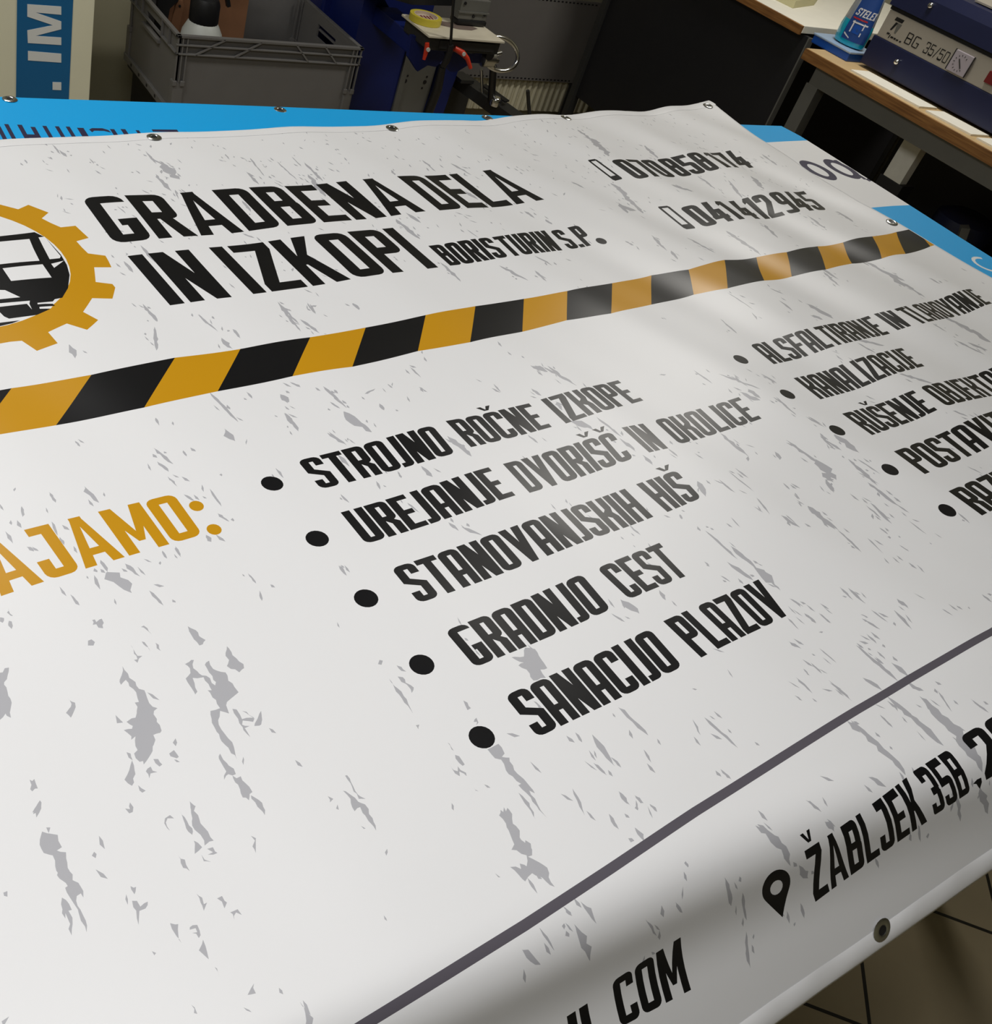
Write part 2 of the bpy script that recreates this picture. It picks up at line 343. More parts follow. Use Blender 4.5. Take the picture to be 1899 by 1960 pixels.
# ------------------------------------------------------------------ sheet builder: every print colour is cut into the sheet itself
def inside(poly, X, Y):
    c = np.zeros(len(X), bool); n = len(poly)
    for i in range(n):
        x0, y0 = poly[i]; x1, y1 = poly[(i+1) % n]
        if y0 == y1: continue
        k = ((y0 > Y) != (y1 > Y)) & (X < (x1-x0)*(Y-y0)/(y1-y0)+x0)
        c ^= k
    return c
def densify(poly, st=.014):
    out = []
    for i in range(len(poly)):
        a = poly[i]; b = poly[(i+1) % len(poly)]; d = math.hypot(b[0]-a[0], b[1]-a[1]); n = max(1, math.ceil(d/st))
        out += [(a[0]+(b[0]-a[0])*k/n, a[1]+(b[1]-a[1])*k/n) for k in range(n)]
    return out
def sheet(name, outline, xs, ys, paint, surf, parent, slots, st=.014, eps=1e-3):
    pts = []; edges = []
    ol = densify(outline, st)
    def loop(p):
        b = len(pts); pts.extend(p); edges.extend((b+i, b+(i+1) % len(p)) for i in range(len(p)))
    loop(ol)
    GX, GY = np.meshgrid(xs, ys); GX = GX.ravel(); GY = GY.ravel(); k = inside(outline, GX, GY)
    for m, p in paint: loop(densify(p, st))
    pts.extend(zip(GX[k].tolist(), GY[k].tolist()))
    vo, eo, fo, a, b, c = delaunay_2d_cdt([Vector(p) for p in pts], edges, [], 0, 1e-5)
    V = np.array([(v.x, v.y) for v in vo]); F = np.array([tuple(f) for f in fo if len(f) == 3])
    cen = V[F].mean(axis=1); keep = inside(outline, cen[:, 0], cen[:, 1]); F = F[keep]; cen = cen[keep]
    order = np.argsort(cen[:, 0]); F = F[order]; cen = cen[order]; cxs = cen[:, 0]; ids = np.zeros(len(F), int)
    for m, p in paint:
        P = np.array(p); i0 = np.searchsorted(cxs, P[:, 0].min()); i1 = np.searchsorted(cxs, P[:, 0].max())
        if i1 <= i0: continue
        sub = cen[i0:i1]; kk = inside(p, sub[:, 0], sub[:, 1]); ids[i0:i1][kk] = slots.index(m)
    used = np.unique(F); remap = -np.ones(len(V), int); remap[used] = np.arange(len(used)); F = remap[F]; V = V[used]
    base = parent.matrix_world.translation
    co3 = []; nor = []
    for x, y in V.tolist():
        p = Vector(surf(x, y)); dx = Vector(surf(x+eps, y))-p; dy = Vector(surf(x, y+eps))-p
        co3.append(Wd(p)-base); n_ = dx.cross(dy).normalized(); nor.append(n_)
    me = bpy.data.meshes.new(name); me.from_pydata([tuple(c_) for c_ in co3], [], F.tolist())
    for sl_ in slots: me.materials.append(M[sl_])
    me.polygons.foreach_set('material_index', ids.astype(np.int32)); me.polygons.foreach_set('use_smooth', np.ones(len(F), bool)); me.update()
    # make every face look up
    flip = [p.index for p in me.polygons if Vector(p.normal).dot(nor[p.vertices[0]]) < 0]
    if flip:
        bm = bmesh.new(); bm.from_mesh(me); bm.faces.ensure_lookup_table(); bmesh.ops.reverse_faces(bm, faces=[bm.faces[i] for i in flip]); bm.to_mesh(me); bm.free()
    me.normals_split_custom_set_from_vertices([tuple(n_) for n_ in nor])
    o = bpy.data.objects.new(name, me); COL.objects.link(o); o.parent = parent
    bpy.context.view_layer.update()
    return o
def grommet(p, n, parent, r=.0125):
    n = Vector(n).normalized(); p = Vector(p)
    x = n.orthogonal().normalized(); y = n.cross(x); m = MB(); rings = []
    prof = [(.0056, -.001), (.0056, .0006), (.0064, .0012), (.0085, .0014), (.0110, .0009), (r, .0001)]
    for rr, h in prof:
        rings.append([m.b.verts.new(p+(x*math.cos(k*math.pi/10)+y*math.sin(k*math.pi/10))*rr+n*h) for k in range(20)])
    for A, B in zip(rings, rings[1:]):
        for k in range(20): m.b.faces.new((A[k], A[(k+1) % 20], B[(k+1) % 20], B[k]))
    g = m.build('grommet', M['steel'], parent, smooth=50)
    h = MB(); h.b.faces.new([h.b.verts.new(p+(x*math.cos(k*math.pi/10)+y*math.sin(k*math.pi/10))*.0054+n*.0004) for k in range(20)])
    h.build('eyelet_hole', M['black_plastic'], g)
    return g

# ------------------------------------------------------------------ blue banner under the white one
bb = thing('blue_banner', (0.0, -.4, .8525), 'bright blue printed banner lying under the white banner, edge showing at top and right', 'banner')
def BSURF(x, y): return (x, y, .8545+.0006*math.sin(x*7)*math.sin(y*9))
bp = [('white', [(1.2, .02), (1.535, .058), (1.62, .068), (1.72, .078), (1.72, -.253), (1.64, -.256), (1.565, -.262), (1.2, -.30)])]
def ringp(cx, cy, rx, ry, s, m, a0=0, a1=360, n=28):
    o_ = [(cx+rx*math.cos(math.radians(a0+(a1-a0)*i/n)), cy+ry*math.sin(math.radians(a0+(a1-a0)*i/n))) for i in range(n+1)]
    i_ = [(cx+(rx-s)*math.cos(math.radians(a0+(a1-a0)*i/n)), cy+(ry-s)*math.sin(math.radians(a0+(a1-a0)*i/n))) for i in range(n+1)]
    if a1-a0 == 360: h = n//2; return [(m, o_[:h+1]+i_[:h+1][::-1]), (m, o_[h:]+i_[h:][::-1])]
    return [(m, o_+i_[::-1])]
bp += ringp(1.571, -.085, .038, .050, .019, 'navy')+ringp(1.664, -.077, .038, .051, .019, 'navy')
bp += [('navy', [(1.684, -.130), (1.696, -.130), (1.696, -.03), (1.684, -.03)]), ('navy', [(1.690, -.130), (1.708, -.122), (1.708, -.136), (1.692, -.140)])]
bp += ringp(1.652, -.508, .034, .032, .008, 'white', 60, 300, 14)+[('white', [(1.62, -.585), (1.628, -.585), (1.632, -.545), (1.69, -.556), (1.69, -.563), (1.625, -.553)])]
ux = lambda px: -.241+px*.00084
for a, b_, y0 in ((-9, -1, .040), (8, 16, .049), (32, 41, .048), (55, 64, .041), (79, 87, .046), (103, 111, .0455), (124, 132, .0455), (145, 158, .042), (210, 219, .040), (232, 242, .041), (262, 269, .038)):
    bp.append(('navy', [(ux(a), y0), (ux(b_), y0), (ux(b_), -.06), (ux(a), -.06)]))
bp += [('navy', [(ux(36), .013), (ux(62), .013), (ux(60), .0), (ux(38), .0)]), ('navy', [(ux(167), .036), (ux(175), .042), (ux(196), .0425), (ux(206), .036), (ux(208), .026), (ux(196), .032), (ux(176), .032), (ux(170), .026)]), ('navy', [(ux(297), .0425), (ux(352), .044), (ux(352), .034), (ux(297), .034)])]
bo = [(-1.55, -1.30), (1.706, -1.30), (1.708, -.72), (1.703, -.4), (1.704, .1), (1.692, .157), (1.2, .156), (.2, .154), (-.4, .1545), (-1.55, .156)]
sheet('printed_sheet', bo, np.arange(-1.55, 1.72, .05), np.arange(-1.3, .16, .05), bp, BSURF, bb, ['blue', 'white', 'navy'], .05)
for x, y in ((-.203, .145), (.294, .142), (.773, .140)): grommet((x, y, .8548), (0, 0, 1), bb)

# ------------------------------------------------------------------ white banner
ANG=math.radians(8.3); CA=math.cos(ANG); SA=math.sin(ANG)
YF=-1.360
def sstep(a,b,x):
    t=min(1.0,max(0.0,(x-a)/(b-a))); return t*t*(3-2*t)
def wave(X,Y):
    k=0.35+0.65*sstep(0.0,0.9,X)
    p=X*0.972+Y*0.235
    h=0.0036*math.sin(2*math.pi*p/0.26+0.6+0.9*math.sin(4*X+1.0))+0.0007*math.sin(2*math.pi*(X*0.93+Y*0.37)/0.125+1.3+2.0*math.sin(3*Y))
    h+=0.0012*math.sin(2*math.pi*(X*0.6-Y*0.8)/0.31)
    return k*(h+0.0058)
def S(X,Y):
    """print coordinates (metres on the sheet) -> room coordinates"""
    xr=X*CA-Y*SA; yr=X*SA+Y*CA
    h=wave(X,Y)*(1-0.75*sstep(-1.30,-1.40,yr) if yr<-1.30 else 1.0)
    dx=X-1.535; dy=Y-0.02
    h+=0.014*math.exp(-(dx*dx+dy*dy)/0.008)
    z=h; y=yr
    yf=YF+0.004*math.sin(xr*7+1.0)
    u=yf-yr
    if u>0:
        k=1-sstep(-0.1,0.7,xr)
        a1=math.radians(60+9*k); a2=math.radians(56-7*k); uu=0.0; y=yf; N=20; d=u/N
        for i in range(N):
            v=(i+.5)*d
            a=a1*sstep(0.0,0.085,v)-(a1-a2)*sstep(0.085,0.16,v)
            y-=d*math.cos(a); z-=d*math.sin(a)
    return (xr,y,z)

def WS(X, Y):
    x, y, z = S(X, Y)
    return (x, y, T+z)
WORDS = [  # word quads and tables below mostly back-projected from image pixels onto the sheet
["A","GRADBENA",[[-0.2129,-0.1855],[0.3379,-0.2016],[0.338,-0.3226],[-0.2218,-0.3153]]],
["A","DELA",[[0.3657,-0.2022],[0.6128,-0.2046],[0.6161,-0.3278],[0.3676,-0.3245]]],
["A","IN",[[-0.2187,-0.3498],[-0.1252,-0.3518],[-0.1279,-0.4802],[-0.2179,-0.4746]]],
["A","IZKOPI",[[-0.0924,-0.3513],[0.2445,-0.3546],[0.2431,-0.4783],[-0.0936,-0.4797]]],
["C","BORIS",[[0.2705,-0.4173],[0.3963,-0.4218],[0.3866,-0.4849],[0.2681,-0.4781]]],
["C","TURIN",[[0.4032,-0.4224],[0.5329,-0.4184],[0.5113,-0.4866],[0.3929,-0.4856]]],
["C","S.P",[[0.5423,-0.4219],[0.6123,-0.4215],[0.604,-0.4808],[0.5309,-0.4854]]],
["C","070 858 174",[[0.9072,-0.217],[1.3421,-0.206],[1.3218,-0.2847],[0.9117,-0.2934]]],
["C","041 412 945",[[0.9145,-0.4063],[1.3589,-0.3971],[1.3259,-0.4807],[0.9046,-0.4801]]],
["A","AJAMO",[[-0.6015,-0.8045],[-0.3857,-0.8054],[-0.3862,-0.8703],[-0.5961,-0.8761]]],
["A","ŽABLJEK",[[-0.0559,-1.4257],[0.1019,-1.4215],[0.1173,-1.4777],[-0.0375,-1.4949]]],
["A","35B",[[0.112,-1.4206],[0.1776,-1.4232],[0.1828,-1.4728],[0.1273,-1.475]]],
["A","22",[[0.2048,-1.4205],[0.2888,-1.4245],[0.2808,-1.4742],[0.2098,-1.4712]]],
["A","COM",[[-0.2865,-1.4443],[-0.2083,-1.4413],[-0.2022,-1.5009],[-0.2842,-1.4913]]],
["A","IL",[[-0.337,-1.4503],[-0.2997,-1.4504],[-0.2963,-1.4967],[-0.3365,-1.4931]]],
["B","STROJNO",[[-0.2281,-0.8037],[-0.028,-0.8044],[-0.0351,-0.8591],[-0.2288,-0.8548]]],
["B","ROČNE",[[-0.0039,-0.8017],[0.1367,-0.8083],[0.133,-0.8584],[-0.0065,-0.8558]]],
["B","IZKOPE",[[0.1588,-0.8075],[0.3174,-0.8062],[0.3187,-0.8559],[0.1579,-0.8598]]],
["B","UREJANJE",[[-0.2303,-0.8953],[-0.0112,-0.8945],[-0.0131,-0.9471],[-0.2325,-0.947]]],
["B","DVORIŠČ",[[0.0124,-0.8952],[0.2074,-0.8954],[0.1976,-0.9478],[0.0081,-0.9496]]],
["B","IN",[[0.2297,-0.8943],[0.27,-0.8976],[0.2624,-0.951],[0.2278,-0.9476]]],
["B","OKOLICE",[[0.2942,-0.8964],[0.4749,-0.9033],[0.469,-0.9518],[0.2881,-0.9499]]],
["B","STANOVANJSKIH",[[-0.2293,-0.9875],[0.1394,-0.9869],[0.1362,-1.0392],[-0.2314,-1.0395]]],
["B","HIŠ",[[0.1607,-0.9865],[0.2355,-0.9878],[0.2263,-1.0398],[0.1609,-1.0404]]],
["B","GRADNJO",[[-0.2302,-1.0801],[-0.0283,-1.0761],[-0.0343,-1.129],[-0.2306,-1.1293]]],
["B","CEST",[[-0.0047,-1.0772],[0.1067,-1.0752],[0.1001,-1.1285],[-0.0031,-1.1275]]],
["B","SANACIJO",[[-0.2264,-1.1682],[-0.0146,-1.168],[-0.02,-1.2203],[-0.228,-1.2186]]],
["B","PLAZOV",[[0.0086,-1.167],[0.1793,-1.169],[0.1732,-1.2222],[0.0092,-1.2213]]],
["B","ALSFALTIRANJE",[[0.6295,-0.8059],[0.979,-0.8079],[0.9672,-0.8613],[0.624,-0.8588]]],
["B","IN",[[0.9936,-0.8086],[1.0355,-0.8142],[1.0303,-0.8624],[0.993,-0.8599]]],
["B","TLAKOVANJE",[[1.0472,-0.8147],[1.3466,-0.8095],[1.3323,-0.8627],[1.0525,-0.8667]]],
["B","KANALIZACIJE",[[0.6251,-0.8966],[0.9379,-0.901],[0.9216,-0.9541],[0.6213,-0.9509]]],
["B","RUŠENJE",[[0.6235,-0.9884],[0.8134,-0.9943],[0.8073,-1.0432],[0.6221,-1.0423]]],
["B","OBJEKTOV",[[0.8349,-0.9935],[1.0906,-1.0024],[1.0869,-1.0561],[0.8334,-1.044]]],
["B","POSTAVITEV",[[0.6175,-1.0815],[1.0014,-1.0801],[0.9939,-1.1335],[0.6132,-1.1344]]],
["B","RAZNA",[[0.611,-1.1727],[0.8214,-1.1696],[0.8247,-1.2241],[0.611,-1.2247]]]]
POL = [
["ink_yellow",[[-0.4731,-0.5856],[-0.3798,-0.5896],[-0.4534,-0.6616],[-0.542,-0.6596]]],
["ink_black",[[-0.3798,-0.5896],[-0.2684,-0.5846],[-0.3499,-0.6652],[-0.4534,-0.6616]]],
["ink_yellow",[[-0.2684,-0.5846],[-0.1786,-0.5902],[-0.2518,-0.6616],[-0.3499,-0.6652]]],
["ink_black",[[-0.1786,-0.5902],[-0.0733,-0.5935],[-0.1445,-0.6616],[-0.2518,-0.6616]]],
["ink_yellow",[[-0.0733,-0.5935],[0.021,-0.5913],[-0.0552,-0.6671],[-0.1445,-0.6616]]],
["ink_black",[[0.021,-0.5913],[0.1288,-0.5905],[0.0609,-0.6605],[-0.0552,-0.6671]]],
["ink_yellow",[[0.1288,-0.5905],[0.2273,-0.5886],[0.1497,-0.6675],[0.0609,-0.6605]]],
["ink_black",[[0.2273,-0.5886],[0.3246,-0.5924],[0.2543,-0.666],[0.1497,-0.6675]]],
["ink_yellow",[[0.3246,-0.5924],[0.4131,-0.5979],[0.353,-0.6608],[0.2543,-0.666]]],
["ink_black",[[0.4131,-0.5979],[0.524,-0.5949],[0.4417,-0.67],[0.353,-0.6608]]],
["ink_yellow",[[0.524,-0.5949],[0.6309,-0.5894],[0.546,-0.6648],[0.4417,-0.67]]],
["ink_black",[[0.6309,-0.5894],[0.7143,-0.5999],[0.6601,-0.661],[0.546,-0.6648]]],
["ink_yellow",[[0.7143,-0.5999],[0.8305,-0.5896],[0.7369,-0.6702],[0.6601,-0.661]]],
["ink_black",[[0.8305,-0.5896],[0.922,-0.5952],[0.8515,-0.6657],[0.7369,-0.6702]]],
["ink_yellow",[[0.922,-0.5952],[1.0057,-0.6019],[0.9401,-0.6654],[0.8515,-0.6657]]],
["ink_black",[[1.0057,-0.6019],[1.1318,-0.5913],[1.0389,-0.671],[0.9401,-0.6654]]],
["ink_yellow",[[1.1318,-0.5913],[1.2071,-0.5992],[1.1475,-0.6624],[1.0389,-0.671]]],
["ink_black",[[1.2071,-0.5992],[1.3168,-0.5984],[1.2331,-0.6727],[1.1475,-0.6624]]],
["ink_yellow",[[1.3168,-0.5984],[1.4191,-0.5953],[1.3263,-0.6724],[1.2331,-0.6727]]],
["ink_black",[[1.4191,-0.5953],[1.4803,-0.6013],[1.4478,-0.6615],[1.3263,-0.6724]]],
["ink_yellow",[[-0.6778,-0.5856],[-0.5845,-0.5896],[-0.6581,-0.6616],[-0.7514,-0.6616]]],
["ink_black",[[-0.5845,-0.5896],[-0.4731,-0.5856],[-0.542,-0.6596],[-0.6581,-0.6616]]],
["ink_yellow",[[-0.8825,-0.5856],[-0.7892,-0.5896],[-0.8628,-0.6616],[-0.9561,-0.6616]]],
["ink_black",[[-0.7892,-0.5896],[-0.6778,-0.5846],[-0.7514,-0.6616],[-0.8628,-0.6616]]],
["ink_yellow",[[-1.0872,-0.5856],[-0.9939,-0.5896],[-1.0675,-0.6616],[-1.1608,-0.6616]]],
["ink_black",[[-0.9939,-0.5896],[-0.8825,-0.5846],[-0.9561,-0.6616],[-1.0675,-0.6616]]],
["ink_yellow",[[-1.2919,-0.5856],[-1.1986,-0.5896],[-1.2722,-0.6616],[-1.3655,-0.6616]]],
["ink_black",[[-1.1986,-0.5896],[-1.0872,-0.5846],[-1.1608,-0.6616],[-1.2722,-0.6616]]],
["ink_yellow",[[1.4803,-0.6013],[1.5403,-0.6013],[1.5078,-0.6615],[1.4478,-0.6615]]],
["ink_grey",[[-1.113,-1.341],[-0.513,-1.341],[-0.4413,-1.3419],[-0.3604,-1.3427],[-0.2593,-1.3418],[-0.1459,-1.3401],[-0.0592,-1.3401],[0.0299,-1.3405],[0.1194,-1.3411],[0.224,-1.3428],[0.3408,-1.3467],[0.4,-1.3488],[1.6,-1.3488],[1.6,-1.3572],[0.4,-1.3572],[0.3408,-1.3551],[0.224,-1.3512],[0.1194,-1.3495],[0.0299,-1.3489],[-0.0592,-1.3485],[-0.1459,-1.3485],[-0.2593,-1.3502],[-0.3604,-1.3511],[-0.4413,-1.3503],[-0.513,-1.3494],[-1.113,-1.3494]]],
["ink_black",[[-0.2649,-0.8292],[-0.2655,-0.8256],[-0.2673,-0.8223],[-0.2702,-0.8197],[-0.2737,-0.818],[-0.2777,-0.8174],[-0.2817,-0.818],[-0.2852,-0.8197],[-0.2881,-0.8223],[-0.2899,-0.8256],[-0.2905,-0.8292],[-0.2899,-0.8328],[-0.2881,-0.8361],[-0.2852,-0.8387],[-0.2817,-0.8404],[-0.2777,-0.841],[-0.2737,-0.8404],[-0.2702,-0.8387],[-0.2673,-0.8361],[-0.2655,-0.8328]]],
["ink_black",[[-0.2656,-0.9211],[-0.2662,-0.9175],[-0.268,-0.9142],[-0.2709,-0.9116],[-0.2744,-0.9099],[-0.2784,-0.9093],[-0.2824,-0.9099],[-0.2859,-0.9116],[-0.2888,-0.9142],[-0.2906,-0.9175],[-0.2912,-0.9211],[-0.2906,-0.9247],[-0.2888,-0.928],[-0.2859,-0.9306],[-0.2824,-0.9323],[-0.2784,-0.9329],[-0.2744,-0.9323],[-0.2709,-0.9306],[-0.268,-0.928],[-0.2662,-0.9247]]],
["ink_black",[[-0.2662,-1.0119],[-0.2668,-1.0083],[-0.2686,-1.005],[-0.2715,-1.0024],[-0.275,-1.0007],[-0.279,-1.0001],[-0.283,-1.0007],[-0.2865,-1.0024],[-0.2894,-1.005],[-0.2912,-1.0083],[-0.2918,-1.0119],[-0.2912,-1.0155],[-0.2894,-1.0188],[-0.2865,-1.0214],[-0.283,-1.0231],[-0.279,-1.0237],[-0.275,-1.0231],[-0.2715,-1.0214],[-0.2686,-1.0188],[-0.2668,-1.0155]]],
["ink_black",[[-0.2651,-1.1037],[-0.2657,-1.1001],[-0.2675,-1.0968],[-0.2704,-1.0942],[-0.2739,-1.0925],[-0.2779,-1.0919],[-0.2819,-1.0925],[-0.2854,-1.0942],[-0.2883,-1.0968],[-0.2901,-1.1001],[-0.2907,-1.1037],[-0.2901,-1.1073],[-0.2883,-1.1106],[-0.2854,-1.1132],[-0.2819,-1.1149],[-0.2779,-1.1155],[-0.2739,-1.1149],[-0.2704,-1.1132],[-0.2675,-1.1106],[-0.2657,-1.1073]]],
["ink_black",[[-0.2642,-1.1941],[-0.2648,-1.1905],[-0.2666,-1.1872],[-0.2695,-1.1846],[-0.273,-1.1829],[-0.277,-1.1823],[-0.281,-1.1829],[-0.2845,-1.1846],[-0.2874,-1.1872],[-0.2892,-1.1905],[-0.2898,-1.1941],[-0.2892,-1.1977],[-0.2874,-1.201],[-0.2845,-1.2036],[-0.281,-1.2053],[-0.277,-1.2059],[-0.273,-1.2053],[-0.2695,-1.2036],[-0.2666,-1.201],[-0.2648,-1.1977]]],
["ink_black",[[0.5826,-0.8331],[0.582,-0.8295],[0.5802,-0.8262],[0.5773,-0.8236],[0.5738,-0.8219],[0.5698,-0.8213],[0.5658,-0.8219],[0.5623,-0.8236],[0.5594,-0.8262],[0.5576,-0.8295],[0.557,-0.8331],[0.5576,-0.8367],[0.5594,-0.84],[0.5623,-0.8426],[0.5658,-0.8443],[0.5698,-0.8449],[0.5738,-0.8443],[0.5773,-0.8426],[0.5802,-0.84],[0.582,-0.8367]]],
["ink_black",[[0.58,-0.9254],[0.5794,-0.9218],[0.5776,-0.9185],[0.5747,-0.9159],[0.5712,-0.9142],[0.5672,-0.9136],[0.5632,-0.9142],[0.5597,-0.9159],[0.5568,-0.9185],[0.555,-0.9218],[0.5544,-0.9254],[0.555,-0.929],[0.5568,-0.9323],[0.5597,-0.9349],[0.5632,-0.9366],[0.5672,-0.9372],[0.5712,-0.9366],[0.5747,-0.9349],[0.5776,-0.9323],[0.5794,-0.929]]],
["ink_black",[[0.5808,-1.0153],[0.5802,-1.0117],[0.5784,-1.0084],[0.5755,-1.0058],[0.572,-1.0041],[0.568,-1.0035],[0.564,-1.0041],[0.5605,-1.0058],[0.5576,-1.0084],[0.5558,-1.0117],[0.5552,-1.0153],[0.5558,-1.0189],[0.5576,-1.0222],[0.5605,-1.0248],[0.564,-1.0265],[0.568,-1.0271],[0.572,-1.0265],[0.5755,-1.0248],[0.5784,-1.0222],[0.5802,-1.0189]]],
["ink_black",[[0.5786,-1.1065],[0.578,-1.1029],[0.5762,-1.0996],[0.5733,-1.097],[0.5698,-1.0953],[0.5658,-1.0947],[0.5618,-1.0953],[0.5583,-1.097],[0.5554,-1.0996],[0.5536,-1.1029],[0.553,-1.1065],[0.5536,-1.1101],[0.5554,-1.1134],[0.5583,-1.116],[0.5618,-1.1177],[0.5658,-1.1183],[0.5698,-1.1177],[0.5733,-1.116],[0.5762,-1.1134],[0.578,-1.1101]]],
["ink_black",[[0.5813,-1.196],[0.5807,-1.1924],[0.5789,-1.1891],[0.576,-1.1865],[0.5725,-1.1848],[0.5685,-1.1842],[0.5645,-1.1848],[0.561,-1.1865],[0.5581,-1.1891],[0.5563,-1.1924],[0.5557,-1.196],[0.5563,-1.1996],[0.5581,-1.2029],[0.561,-1.2055],[0.5645,-1.2072],[0.5685,-1.2078],[0.5725,-1.2072],[0.576,-1.2055],[0.5789,-1.2029],[0.5807,-1.1996]]],
["ink_yellow",[[-0.3641,-0.8307],[-0.3647,-0.8277],[-0.3664,-0.8252],[-0.3689,-0.8235],[-0.3719,-0.8229],[-0.3749,-0.8235],[-0.3774,-0.8252],[-0.3791,-0.8277],[-0.3797,-0.8307],[-0.3791,-0.8337],[-0.3774,-0.8362],[-0.3749,-0.8379],[-0.3719,-0.8385],[-0.3689,-0.8379],[-0.3664,-0.8362],[-0.3647,-0.8337]]],
["ink_yellow",[[-0.3638,-0.8681],[-0.3644,-0.8651],[-0.3661,-0.8626],[-0.3686,-0.8609],[-0.3716,-0.8603],[-0.3746,-0.8609],[-0.3771,-0.8626],[-0.3788,-0.8651],[-0.3794,-0.8681],[-0.3788,-0.8711],[-0.3771,-0.8736],[-0.3746,-0.8753],[-0.3716,-0.8759],[-0.3686,-0.8753],[-0.3661,-0.8736],[-0.3644,-0.8711]]],
["ink_black",[[0.6291,-0.4764],[0.6283,-0.4726],[0.626,-0.4695],[0.6226,-0.4673],[0.6186,-0.4666],[0.6146,-0.4673],[0.6112,-0.4695],[0.6089,-0.4726],[0.6081,-0.4764],[0.6089,-0.4802],[0.6112,-0.4833],[0.6146,-0.4855],[0.6186,-0.4862],[0.6226,-0.4855],[0.626,-0.4833],[0.6283,-0.4802]]],
["ink_black",[[0.1883,-1.4662],[0.1955,-1.4643],[0.2025,-1.4652],[0.2027,-1.4703],[0.1989,-1.4766],[0.1962,-1.4731],[0.1937,-1.4686]]],
["ink_black",[[-0.0729,-1.4595],[-0.0723,-1.456],[-0.0724,-1.4522],[-0.0731,-1.4482],[-0.0744,-1.4443],[-0.0764,-1.4405],[-0.0789,-1.4369],[-0.0818,-1.4338],[-0.0851,-1.4312],[-0.0886,-1.4292],[-0.0922,-1.4278],[-0.0958,-1.4272],[-0.0991,-1.4274],[-0.1022,-1.4283],[-0.1049,-1.43],[-0.107,-1.4323],[-0.1085,-1.4353],[-0.1094,-1.4387],[-0.1095,-1.4425],[-0.109,-1.4466],[-0.1079,-1.4507],[-0.1061,-1.4547],[-0.1038,-1.4585],[-0.0813,-1.4895]]],
["white",[[-0.0826,-1.45],[-0.084,-1.4464],[-0.0864,-1.4433],[-0.0895,-1.4412],[-0.0927,-1.4403],[-0.0956,-1.4408],[-0.0977,-1.4428],[-0.0987,-1.4457],[-0.0984,-1.4493],[-0.097,-1.4529],[-0.0945,-1.4561],[-0.0915,-1.4582],[-0.0884,-1.459],[-0.0855,-1.4584],[-0.0834,-1.4565],[-0.0824,-1.4535]]],
["ink_black",[[0.8559,-0.2855],[0.8789,-0.2828],[0.8817,-0.2777],[0.8809,-0.206],[0.8782,-0.2018],[0.8613,-0.2003],[0.8588,-0.2044],[0.8528,-0.2808]]],
["white",[[0.8599,-0.2682],[0.8749,-0.267],[0.8755,-0.2081],[0.8635,-0.2073]]],
["ink_black",[[0.8616,-0.4738],[0.883,-0.4767],[0.8864,-0.472],[0.8966,-0.397],[0.8937,-0.3924],[0.871,-0.3901],[0.8676,-0.394],[0.8589,-0.4683]]],
["white",[[0.8664,-0.4574],[0.8813,-0.4594],[0.8893,-0.3988],[0.8737,-0.3972]]],
["ink_yellow",[[-0.4522,-0.1811],[-0.3318,-0.1811],[-0.3124,-0.1982],[-0.2938,-0.1885],[-0.2751,-0.2154],[-0.2908,-0.2289],[-0.2839,-0.2435],[-0.2753,-0.2578],[-0.2539,-0.2584],[-0.252,-0.276],[-0.25,-0.2934],[-0.2698,-0.2978],[-0.2692,-0.3149],[-0.2676,-0.3308],[-0.2474,-0.3416],[-0.2489,-0.3544],[-0.252,-0.3706],[-0.2745,-0.3655],[-0.2806,-0.3812],[-0.2883,-0.4005],[-0.2687,-0.4092],[-0.2688,-0.4181],[-0.2765,-0.4305],[-0.2845,-0.4429],[-0.3099,-0.4373],[-0.3228,-0.452],[-0.3346,-0.4649],[-0.3239,-0.486],[-0.3353,-0.4949],[-0.3463,-0.5029],[-0.3644,-0.4843],[-0.3783,-0.4897],[-0.393,-0.4957],[-0.3913,-0.5202],[-0.4199,-0.5274],[-0.4287,-0.5036],[-0.442,-0.5016],[-0.4522,-0.5016],[-0.4522,-0.4702],[-0.4325,-0.4689],[-0.4131,-0.465],[-0.3945,-0.4587],[-0.3768,-0.45],[-0.3604,-0.439],[-0.3455,-0.426],[-0.3325,-0.4112],[-0.3215,-0.3948],[-0.3128,-0.3771],[-0.3065,-0.3584],[-0.3026,-0.339],[-0.3013,-0.3193],[-0.3026,-0.2997],[-0.3065,-0.2803],[-0.3128,-0.2616],[-0.3215,-0.2439],[-0.3325,-0.2275],[-0.3455,-0.2127],[-0.3604,-0.1997],[-0.3768,-0.1887],[-0.3945,-0.18],[-0.4131,-0.1736],[-0.4325,-0.1698],[-0.4522,-0.1685]]],
